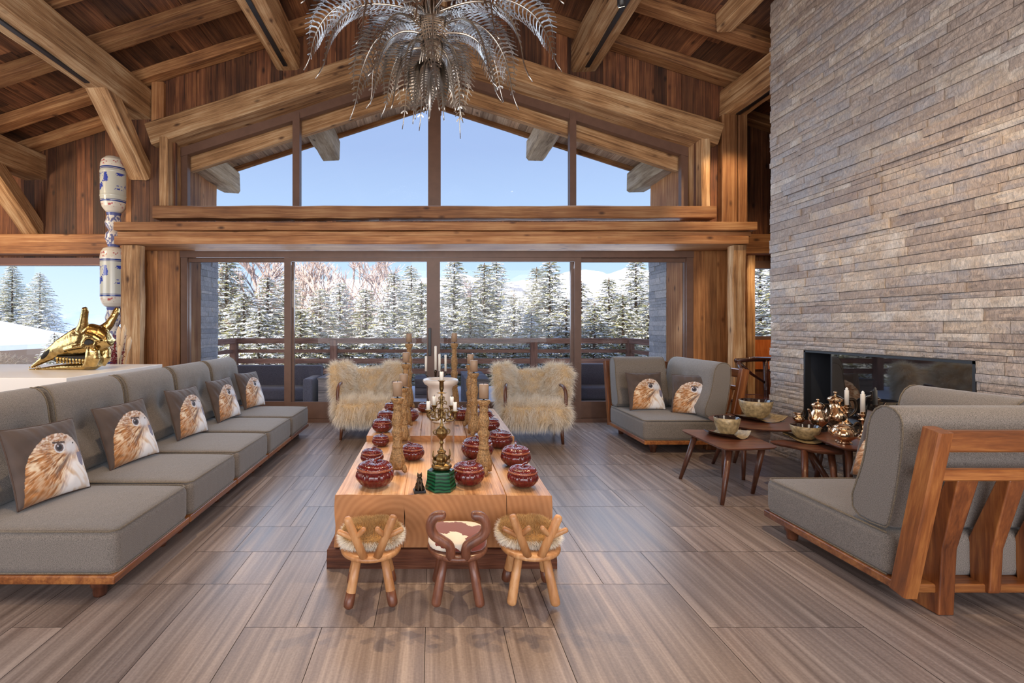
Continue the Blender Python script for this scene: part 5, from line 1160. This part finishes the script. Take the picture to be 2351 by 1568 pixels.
def vase(z0, z1, kind, r):
    if kind == 'big': prof = [(.42,0),(.70,.02),(.88,.07),(.97,.13),(1.0,.18),(1.0,.80),(1.02,.82),(.99,.86),(.93,.92),(.78,.97),(.5,1)]
    elif kind == 'cap': prof = [(.42,0),(.62,.03),(.86,.10),(.98,.20),(1.0,.28),(1.03,.29),(1.0,.31),(1.0,.70),(1.03,.71),(1.0,.74),(.98,.85),(.88,.93),(.62,.985),(.2,1)]
    else: prof = [(.42,0),(.46,.05),(.52,.12),(.66,.26),(.60,.40),(.36,.5),(.58,.60),(.66,.72),(.54,.86),(.5,.93),(.56,1)]
    fine = []
    for (a, b) in zip(prof[:-1], prof[1:]):
        m_ = max(1, int((b[1]-a[1])/.006))
        for i in range(m_): t = i/m_; fine.append((a[0]+(b[0]-a[0])*t, a[1]+(b[1]-a[1])*t))
    fine.append(prof[-1]); n = 144; mb = MB(); mb.lathe([(p_[0]*r, z0+p_[1]*(z1-z0)) for p_ in fine], n)
    col = np.array([col_paint(p_[1], 2*PI*i/n, 'big' if kind != 'neck' else 'neck') for p_ in fine for i in range(n)]); link('vase', mb, M_porc, pc, vcol=col)
zz = lambda py: CH-(py-VY)*7.08/F
vase(zz(490), zz(361), 'cap', .172); vase(zz(568), zz(490), 'neck', .172); vase(zz(706), zz(568), 'big', .172); vase(zz(790), zz(706), 'neck', .172); vase(.0, zz(790), 'big', .172)
# dried flowers
df = empty('dried_bouquet', (-3.62, 5.55, 0), 0, 'tall vase of dried pampas and dark red stems behind the gold skull', 'bouquet')
mb = MB(); mb.lathe([(.09,0),(.12,.1),(.13,.4),(.08,.75),(.06,.86),(.07,.9)], 28); link('floor_vase', mb, M_alab, df)
mb = MB()
for k in range(9):
    a = R.uniform(0, 6.28); t = R.uniform(.03, .10); p_ = Vector((t*math.cos(a), t*.6*math.sin(a), .88)); q_ = p_+Vector((t*.8*math.cos(a)+.02, .02*math.sin(a), R.uniform(.35, .62))); mb.tube([p_, p_.lerp(q_,.55), p_.lerp(q_,.7), p_.lerp(q_,.9), q_], [.003,.006,.022,.024,.004], 8)
link('pampas_plumes', mb, plain('pampas', sr(214,190,160), .9), df); mb = MB()
for k in range(26):
    a = R.uniform(0, 6.28); t = R.uniform(.01, .11); p_ = Vector((t*.4*math.cos(a), t*.4*math.sin(a), .86)); q_ = Vector((t*1.1*math.cos(a)-.01, t*.6*math.sin(a), R.uniform(1.1, 1.42))); mb.tube([p_, q_], .002, 5)
    for j in range(16): z = p_.lerp(q_, R.uniform(.35, 1)); mb.ball((z.x+R.uniform(-.014,.014), z.y+R.uniform(-.014,.014), z.z), R.uniform(.004,.009), 5, 3)
link('red_stems', mb, plain('dried red', sr(120,40,48), .9), df)
# ------------------------------------------------------------------ chandelier of metal fronds
chn = empty('frond_chandelier', (-.02, 4.2, 3.0), 0, 'large nickel chandelier of cascading lacy palm fronds', 'chandelier')
def ribbon(mb, pts, w0, w1, nrm):
    vs = []; m_ = len(pts)
    for i, p_ in enumerate(pts):
        t = (pts[min(i+1, m_-1)]-pts[max(i-1, 0)]); t = t.normalized() if t.length > 1e-9 else Vector((1,0,0)); s = t.cross(nrm)
        if s.length < 1e-6: s = t.orthogonal()
        s.normalize(); w_ = w0+(w1-w0)*i/(m_-1); vs += [p_-s*w_/2, p_+s*w_/2]
    mb.add(vs, [(2*i, 2*i+1, 2*i+3, 2*i+2) for i in range(m_-1)], 0, False)
def frond(az, p0, reach, drop, width, twist=0, curl=.12, n=24):
    width *= 1.45
    ca_, sa_ = math.cos(az), math.sin(az); out = Vector((ca_, sa_, 0)); sd = Vector((-sa_, ca_, 0)); N_ = 26; sp = []
    for i in range(N_+1):
        t = i/N_; r_ = p0[0]+reach*(math.sin(t*PI/2)**.9); z = p0[1]+.16*math.sin(t*PI*.9)*reach-drop*t**2.2
        if t > .88: r_ += curl*((t-.88)/.12)**1.5*.5; z += curl*((t-.88)/.12)**2*.4
        sp.append(out*r_+Vector((0,0,z))+sd*(twist*t*t))
    mb = MB(); mb.tube(sp, [.011*(1-.75*i/N_)+.002 for i in range(N_+1)], 6)
    for k in range(n):
        t = .10+.82*k/n; f_ = t*N_; i = int(f_); base = sp[i].lerp(sp[i+1], f_-i); tg = (sp[i+1]-sp[i]).normalized(); nr = sd.cross(tg).normalized(); wl = width*math.sin(PI*min(1, (t*.93+.07))**.8)**.75*(1 if t < .7 else (1-t)/.3*.8+.2)
        for s in (-1, 1):
            pts = []
            for j in range(6):
                q_ = j/5; pts.append(base+sd*(s*wl*(q_**.85)*(1-.12*q_))+tg*(wl*.62*q_**1.5)+nr*(-.06*wl*q_*q_))
            ribbon(mb, pts, .015, .007, nr)
            a = pts[2]; b = a+sd*(s*wl*.20)+tg*(wl*.05); ribbon(mb, [a, b, b+tg*(wl*.16)+sd*(s*wl*.12)], .011, .006, nr)
            a = pts[3]; b = a+tg*(wl*.34)-sd*(s*wl*.02); ribbon(mb, [a, a.lerp(b,.5)-sd*(s*wl*.03), b], .011, .006, nr)
    link('frond', mb, M_nickel, chn)
for i in range(9): frond(i*2*PI/9+.17, (.06,1.28), R.uniform(.98,1.1), R.uniform(.52,.66), .17, R.uniform(-.12,.12))
for i in range(9): frond(i*2*PI/9+.45, (.05,1.16), R.uniform(.72,.86), R.uniform(.66,.84), .15, R.uniform(-.1,.1))
for i in range(8): frond(i*2*PI/8+.1, (.05,.98), R.uniform(.42,.56), R.uniform(.62,.74), .12, R.uniform(-.08,.08))
for i in range(7): frond(i*2*PI/7+.3, (.03,.86), R.uniform(.20,.30), R.uniform(.52,.62), .09, R.uniform(-.05,.05), .04)
for i in range(5): frond(i*2*PI/5+.3, (.02,.74), R.uniform(.07,.14), R.uniform(.42,.5), .07, R.uniform(-.03,.03), .02)
mb = MB(); mb.tube([(0,0,.26),(0,0,.5),(0,0,1.0),(0,0,1.9),(0,0,2.86)], [.004,.018,.03,.02,.02], 12)
for i in range(16):
    a = i*2*PI/16; mb.tube([(.02*math.cos(a),.02*math.sin(a),1.4),(.09*math.cos(a),.09*math.sin(a),1.2),(.05*math.cos(a+.3),.05*math.sin(a+.3),.95),(.10*math.cos(a+.5),.10*math.sin(a+.5),.7)], [.008,.010,.008,.004], 6)
link('central_stem', mb, M_nickel, chn)
# ------------------------------------------------------------------ terrace
mb = MB(); mb.box((-12,7.42,-.25), (12,11.6,-.06)); grp(link('floor_terrace', mb, M_greyw), kind='structure')
mb = MB(); n_ = 60; vs = []; 
for j in range(9):
    for i in range(n_+1): x = -11.8+23.6*i/n_; y = 9.0+2.5*j/8; vs.append((x, y, -.02+.05*vnoise(np.array([x*1.3+40]), np.array([y*1.5]), 71)[0]*min(1, j/2)))
mb.add(vs, [(j*(n_+1)+i, j*(n_+1)+i+1, (j+1)*(n_+1)+i+1, (j+1)*(n_+1)+i) for j in range(8) for i in range(n_)], 0, True); grp(link('snow_layer', mb, M_snow), 'thin snow cover on the terrace behind the railing side', 'snow', kind='stuff')
rl = empty('balcony_railing', (0, 11, 0), 0, 'brown horizontal timber railing along the terrace edge', 'railing')
YR = 11.0; ZR = lambda py: CH-(py-VY)*YR/F
def rr_(name, p0, p1, w_, h): rail(rl, name, p0, p1, w_, h, M_rail)
XL, XR = -4.50, 4.50
for (a, b, nm) in ((776.5,788.5,'top_rail'), (802,810,'rail_board'), (823,834.5,'rail_board'), (846,858,'rail_board')):
    z0, z1 = ZR(b), ZR(a); w_ = .16 if nm == 'top_rail' else .05; zc_ = (z0+z1)/2
    rr_(nm, (XL,0,zc_), (XR,0,zc_), w_, z1-z0)
    for s, X in ((-1, XL), (1, XR)):
        rr_(nm, (X,0,zc_), (X,-2.4,zc_), w_, z1-z0)
    if XL: 
        pass
for px in (540, 767.5, 1224, 1444):
    X = (px-VX)*YR/F; rail(rl, 'railing_post', (X,-.06,-.06), (X,-.06,ZR(781)), .15, .15, M_rail, up=(1,0,0))
# outdoor sofas and benches
def outsofa(label, x0, x1, y0, y1, zb_, zt_, tosses=0, back=True):
    r = empty('outdoor_sofa', ((x0+x1)/2, (y0+y1)/2, -.06), 0, label, 'outdoor sofa'); w_ = (x1-x0)/2; d = (y1-y0)/2
    mb = MB(); mb.box((-w_,-d,0), (w_,d,zb_*.55)); link('sofa_base', mb, M_gfab, r, bevel=.03)
    mb = MB(); mb.box((-w_+.02,-d+.2,zb_*.56), (w_-.02,d-.02,zb_)); link('sofa_seat', mb, M_gfab, r, bevel=.05, bseg=3)
    mb = MB(); mb.box((-w_,-d,.1), (w_,-d+.2,zt_)) if not back else mb.box((-w_,d-.2,.1), (w_,d,zt_)); link('sofa_back', mb, M_gfab, r, bevel=.03)
    mb = MB(); mb.box((-w_,-d+.05,.1), (-w_+.16,d,zt_*.8)); mb.box((w_-.16,-d+.05,.1), (w_,d,zt_*.8)); link('sofa_arm', mb, M_gfab, r, bevel=.03)
    return r
outsofa('grey outdoor sofa behind the left sliding door', -3.45, -1.93, 7.75, 8.6, .48, .82)
outsofa('grey outdoor sofa behind the right sliding door', 2.28, 3.7, 7.85, 8.7, .48, .84)
def bench(label, x0, x1, y0, y1, h):
    r = empty('outdoor_bench', ((x0+x1)/2, (y0+y1)/2, -.06), 0, label, 'bench', 'grey board benches on the terrace'); w_ = (x1-x0)/2; d = (y1-y0)/2
    for k in range(3): mb = MB(); mb.box((-w_+.01,-d+.01,h*k/3+.004), (w_-.01,d-.01,h*(k+1)/3-.004)); link('side_board', mb, M_greyw, r)
    mb = MB(); mb.box((-w_,-d,h), (w_,d,h+.03)); link('bench_top', mb, M_greyw, r); return r
bench('grey board box between the left outdoor sofa and the left armchair', -1.85, -1.30, 7.8, 9.1, .64)
bench('grey board box behind the urns and candlesticks', .55, .95, 8.0, 9.4, .60)
bench('low grey bench behind the left armchair and urns', -.35, .5, 9.6, 10.4, .42)
# ------------------------------------------------------------------ snowy ground, mountain, chalet
GZ = -4.5
mb = MB(); nx, ny = 60, 40; vs = []
for j in range(ny+1):
    for i in range(nx+1):
        x = -140+280*i/nx; y = 12+150*(j/ny)**1.5; vs.append((x, y, GZ+1.2*math.sin(x*.05)*math.sin(y*.04)-.01*(y-12)))
mb.add(vs, [(j*(nx+1)+i, j*(nx+1)+i+1, (j+1)*(nx+1)+i+1, (j+1)*(nx+1)+i) for j in range(ny) for i in range(nx)], 0, True); grp(link('snowy_ground', mb, M_snow), kind='structure')
def mountain(name, label, Y, xs_, hs_, col, seed, depth=120):
    mb = MB(); n_ = 160; m_ = 14; vs = []
    for j in range(m_+1):
        for i in range(n_+1):
            t = i/n_; x = xs_[0]+(xs_[-1]-xs_[0])*t; h = float(np.interp(x, xs_, hs_)); f_ = j/m_; nz = vnoise(np.array([t*26+3]), np.array([f_*6+seed]), seed)[0]+.5*vnoise(np.array([t*70+3]), np.array([f_*16+seed]), seed+1)[0]
            vs.append((x, Y+depth*f_+8*nz, -30+(h+30)*f_**.8+(nz-.75)*h*.10*math.sin(f_*PI/2)*(1 if j else 0)))
    mb.add(vs, [(j*(n_+1)+i, j*(n_+1)+i+1, (j+1)*(n_+1)+i+1, (j+1)*(n_+1)+i) for j in range(m_) for i in range(n_)], 0, True); return grp(link(name, mb, col), label, 'mountain')
def mtmat(nm, snow, rock, thr):
    m, n, l, b = newmat(nm); t = n.new('ShaderNodeTexCoord'); no = n.new('ShaderNodeTexNoise'); no.inputs['Scale'].default_value = .06; no.inputs['Detail'].default_value = 9; no.inputs['Roughness'].default_value = .7; l.new(t.outputs['Object'], no.inputs['Vector'])
    r = n.new('ShaderNodeValToRGB'); r.color_ramp.elements[0].position = thr-.04; r.color_ramp.elements[0].color = rock; r.color_ramp.elements[1].position = thr+.04; r.color_ramp.elements[1].color = snow; l.new(no.outputs['Fac'], r.inputs[0]); l.new(r.outputs[0], b.inputs['Base Color']); b.inputs['Roughness'].default_value = 1; return m
mh = lambda px, py, Y: ((px-VX)*Y/F, CH-(py-VY)*Y/F)
Ym = 520; q1 = [mh(*a, Ym) for a in ((700,640),(900,640),(1010,640),(1060,630),(1110,635),(1160,648),(1240,640),(1300,625),(1345,618),(1400,630),(1440,612),(1500,618),(1700,600),(2000,640))]
mountain('snowy_mountain', 'bright snow-covered mountain ridge beyond the spruces', Ym-120, [a[0] for a in q1], [a[1] for a in q1], mtmat('snow mountain', sr(244,246,252), sr(170,180,200), .47), 81)
Yn = 300; q2 = [mh(*a, Yn) for a in ((950,720),(1050,662),(1110,640),(1200,650),(1260,690),(1320,705),(1400,668),(1500,690),(1700,700))]
mountain('wooded_slope', 'wooded snowy hillside below the bright ridge', Yn-120, [a[0] for a in q2], [a[1] for a in q2], mtmat('wooded slope', sr(236,238,246), sr(120,124,136), .52), 91)
q3 = [mh(*a, 400) for a in ((-400,690),(0,705),(120,715),(170,714),(230,722),(420,740),(600,748))]
mountain('blue_hills', 'hazy blue hills seen through the far left window', 280, [a[0] for a in q3], [a[1] for a in q3], plain('hazy hill', sr(150,172,206), 1, var=.25, bscale=.03), 95)
cl = empty('chalet', (-33.4, 34, -3.9), 0, 'neighbouring chalet with a snow-covered roof, far left', 'house')
mb = MB(); mb.box((-9,-4,-1), (3.6,6,3.9)); link('chalet_wall', mb, plain('chalet wall', sr(150,128,112), .9), cl)
mb = MB(); z0, z1 = 3.7, 6.0; mb.add([(-11,-5.5,z0),(5.0,-5.5,z0),(-1.0,1,z1),(-11,1,z1),(5.0,7.5,z0),(-11,7.5,z0),(-11,-5.5,z0+.35),(5.0,-5.5,z0+.35),(-1.0,1,z1+.35),(-11,1,z1+.35),(5.0,7.5,z0+.35),(-11,7.5,z0+.35)], [(6,7,8,9),(9,8,10,11),(0,1,7,6),(7,10,8),(1,2,4),(1,4,10,7),(4,5,11,10),(0,3,2,1),(3,5,4,2),(0,6,9,3),(3,9,11,5)]); link('snowy_roof', mb, M_snow, cl)
mb = MB(); mb.box((-11,-5.6,z0-.25), (5.1,-5.4,z0+.02)); link('roof_edge', mb, M_rail, cl)
for x in (-6,-2,1.5): mb = MB(); mb.box((x,-4.05,1.2), (x+1,-3.95,2.6)); link('chalet_window', mb, plain('dark pane', (.03,.03,.04,1), .2), cl)
# ------------------------------------------------------------------ trees
def spruce_mesh(seed, H=9.0, snow=.5):
    rs = np.random.RandomState(seed); quads = []; cols = []
    nb = 340
    for b in range(nb):
        t = (b+rs.rand())/nb; z = H*(.03+.95*t); L = (1-t)**.8*2.9*rs.uniform(.7, 1.1)+.14; az = b*2.399+rs.uniform(-.3,.3)
        d = np.array([math.cos(az), math.sin(az), 0]); s = np.array([-d[1], d[0], 0]); ns = max(7, int(L*19)); up0 = .30+.5*t
        for k in range(ns):
            f = (k+rs.rand())/ns; pos = np.array([0,0,z])+d*(L*f)+np.array([0,0,(up0*f-.62*f*f)*L*.6])
            tl = (.13+.30*(1-f)**.6*min(1, f*4))*(.55+.45*(1-t))*rs.uniform(.7, 1.3)
            for sg in (-1, 1):
                dr = d*.65+s*sg*rs.uniform(.4,.9)+np.array([0,0,rs.uniform(-.45,.12)]); dr /= np.linalg.norm(dr)
                e = pos+dr*tl; w_ = np.cross(dr, [0,0,1]+rs.normal(0,.35,3)); w_ /= np.linalg.norm(w_)+1e-9; ww = .028+.035*rs.rand()
                quads.append([pos-w_*ww*.5, pos+w_*ww*.5, e+w_*ww*.25, e-w_*ww*.25])
                if rs.rand() < snow: c_ = np.array([.90,.92,.96])*rs.uniform(.85,1)
                else: g_ = rs.rand(); c_ = np.array([.16,.17,.07])*(1-g_)+np.array([.50,.47,.24])*g_
                cols.append(c_)
        a0 = np.array([0,0,z]); e = a0+d*L+np.array([0,0,(up0-.62)*L*.6]); quads.append([a0, a0+[0,0,.03], e+[0,0,.01], e]); cols.append(np.array([.16,.11,.08]))
    V = np.array(quads).reshape(-1, 3); cl_ = np.repeat(np.array(cols), 4, 0); n_ = len(quads); me = bpy.data.meshes.new('spruce_foliage'); me.from_pydata(V.tolist(), [], [(4*i, 4*i+1, 4*i+2, 4*i+3) for i in range(n_)])
    ca_ = me.attributes.new('Col', 'FLOAT_COLOR', 'POINT'); a4 = np.ones((len(V), 4), np.float32); a4[:,:3] = cl_; ca_.data.foreach_set('color', a4.ravel()); me.materials.append(M_needle); return me
def birch_mesh(seed, H=10):
    rs = random.Random(seed); mb = MB()
    def br(p, d, L, r_, lev):
        q_ = p+d*L; mb.tube([p, (p+q_)/2+Vector((rs.uniform(-1,1), rs.uniform(-1,1), 0))*L*.05, q_], [r_*1.5+.004, r_*1.2+.004, r_*.9+.003], 3 if lev > 1 else 5, cap=False, rnd=lev)
        if lev >= 5: return
        for k in range(4 if lev < 4 else 3):
            f = rs.uniform(.35, 1); nd = (d+Vector((rs.uniform(-1,1), rs.uniform(-1,1), rs.uniform(-.1,.7)))*.75).normalized(); br(p.lerp(q_, f), nd, L*rs.uniform(.45,.68), r_*.5, lev+1)
    br(Vector((0,0,0)), Vector((0,0,1)), H*.42, .09, 0); br(Vector((0,0,H*.4)), Vector((.05,0,1)), H*.3, .06, 1)
    me = bpy.data.meshes.new('bare_branches'); me.from_pydata(mb.v, [], mb.f); rs2 = np.random.RandomState(seed)
    me.materials.append(plain('frosted twig', sr(190,168,160), .9) if 'frosted twig' not in bpy.data.materials else bpy.data.materials['frosted twig']); return me
SP = [spruce_mesh(s, 9.0, sn) for s, sn in ((1,.66),(2,.74),(3,.56))]
BI = [birch_mesh(4), birch_mesh(5)]
tmb = MB(); tmb.tube([(0,0,-.2),(0,0,4.5),(0,0,8.9)], [.16,.09,.015], 8, cap=False); TM = None
def tree(px, pt, Y, v, label, kind='spruce', hs=1.0):
    global TM
    X = (px-VX)*Y/F; top = CH-(pt-VY)*Y/F; base = GZ-.3; h = top-base; s = h/9.0
    r = empty('snowy_spruce' if kind == 'spruce' else 'bare_birch', (X, Y, base), R.uniform(0, 6.28), label, 'tree', 'snowy trees beyond the terrace railing'); r.scale = (s*hs*1.12, s*hs*1.12, s)
    if kind == 'spruce':
        if TM is None: o = link('trunk', tmb, M_bark, r); TM = o.data
        else: o = bpy.data.objects.new('trunk', TM); C.objects.link(o); o.parent = r
        f_ = bpy.data.objects.new('needle_foliage', SP[v % 3]); C.objects.link(f_); f_.parent = r
    else: f_ = bpy.data.objects.new('bare_branches', BI[v % 2]); C.objects.link(f_); f_.parent = r
TR = [(1043,590,19,0,'spruce just right of the central door post'), (1112,598,20,2,'spruce with a forked tip in the third door pane, left one'), (1140,594,22,1,'spruce with a thin tip in the third door pane, right of the forked one'), (1262,592,18,0,'tallest spruce in the third door pane, near the right mullion'),
      (1232,608,23,2,'slender spruce left of the tallest one in the third door pane'), (1335,640,20,1,'spruce straddling the right door mullion'), (1398,632,19,2,'greenish spruce in the rightmost door pane'), (1460,590,20,0,'tall spruce beside the right slate pillar'), (1500,622,23,1,'spruce partly hidden by the right slate pillar'),
      (905,618,20,1,'spruce left of the central door post, second pane'), (945,604,22,0,'thin-tipped spruce next to the central door post'), (968,640,17,2,'low spruce against the central door post'), (780,640,18,1,'broad snowy spruce in the second door pane'), (735,655,16,0,'low broad spruce behind the left mullion'),
      (840,655,17,2,'low snowy spruce in the middle of the second door pane'), (615,628,17,1,'snowy spruce in the left door pane, right half'), (560,660,16,0,'low snowy spruce in the left door pane'), (520,560,24,2,'tall dark spruce beside the left slate pillar'), (660,615,22,0,'spruce behind the left mullion'),
      (1180,668,16,1,'low spruce in the third door pane, left of the gap'), (1080,672,15,2,'low spruce in the third door pane by the central post'), (1300,675,15,1,'low spruce before the right mullion'), (1430,672,15,2,'low spruce before the rightmost pane'), (1365,690,14.5,0,'lowest spruce behind the railing, right pane'),
      (690,700,14.5,2,'lowest spruce behind the railing, second pane'), (880,700,14.5,1,'lowest spruce behind the railing near the left candlesticks'), (1220,712,14,0,'lowest spruce behind the railing, third pane'), (1000,690,15,1,'low spruce behind the central door post'), (595,700,14.5,1,'lowest spruce behind the railing, left pane'), (1490,690,15,0,'low spruce by the right slate pillar'),
      (92,622,44,0,'snowy spruce in the far left window, right one'), (28,605,46,2,'taller snowy spruce in the far left window, left one'), (125,760,20,1,'low snowy spruce in the far left window'), (190,760,22,0,'low snowy spruce near the porcelain column'), (-60,600,45,1,'spruce at the left end of the left window'),
      (1745,560,16,1,'snowy spruce in the narrow window beside the chimney'), (1790,600,14,0,'low spruce in the narrow window beside the chimney')]
for (px, pt, Y, v, lab) in TR: tree(px, pt, Y, v, 'snow-dusted '+lab)
for (px, pt, Y, v, lab) in ((640,575,30,0,'frosted bare birch behind the left door pane'), (720,585,28,1,'frosted bare birch behind the left mullion'), (800,590,32,0,'frosted bare birch in the second door pane, left'), (858,598,30,1,'frosted bare birch in the second door pane, middle'), (930,640,33,0,'frosted bare birch by the central door post'), (1085,640,34,1,'frosted bare birch right of the central door post'), (585,570,29,1,'frosted bare birch near the left slate pillar'), (760,600,26,0,'nearer frosted bare birch in the second door pane'), (690,600,27,1,'nearer frosted bare birch just right of the left mullion'), (610,590,25,1,'nearer frosted bare birch in the left door pane'), (890,615,27,0,'nearer frosted bare birch at the right of the second door pane')):
    tree(px, pt, Y, v, lab, 'birch', 1.1)
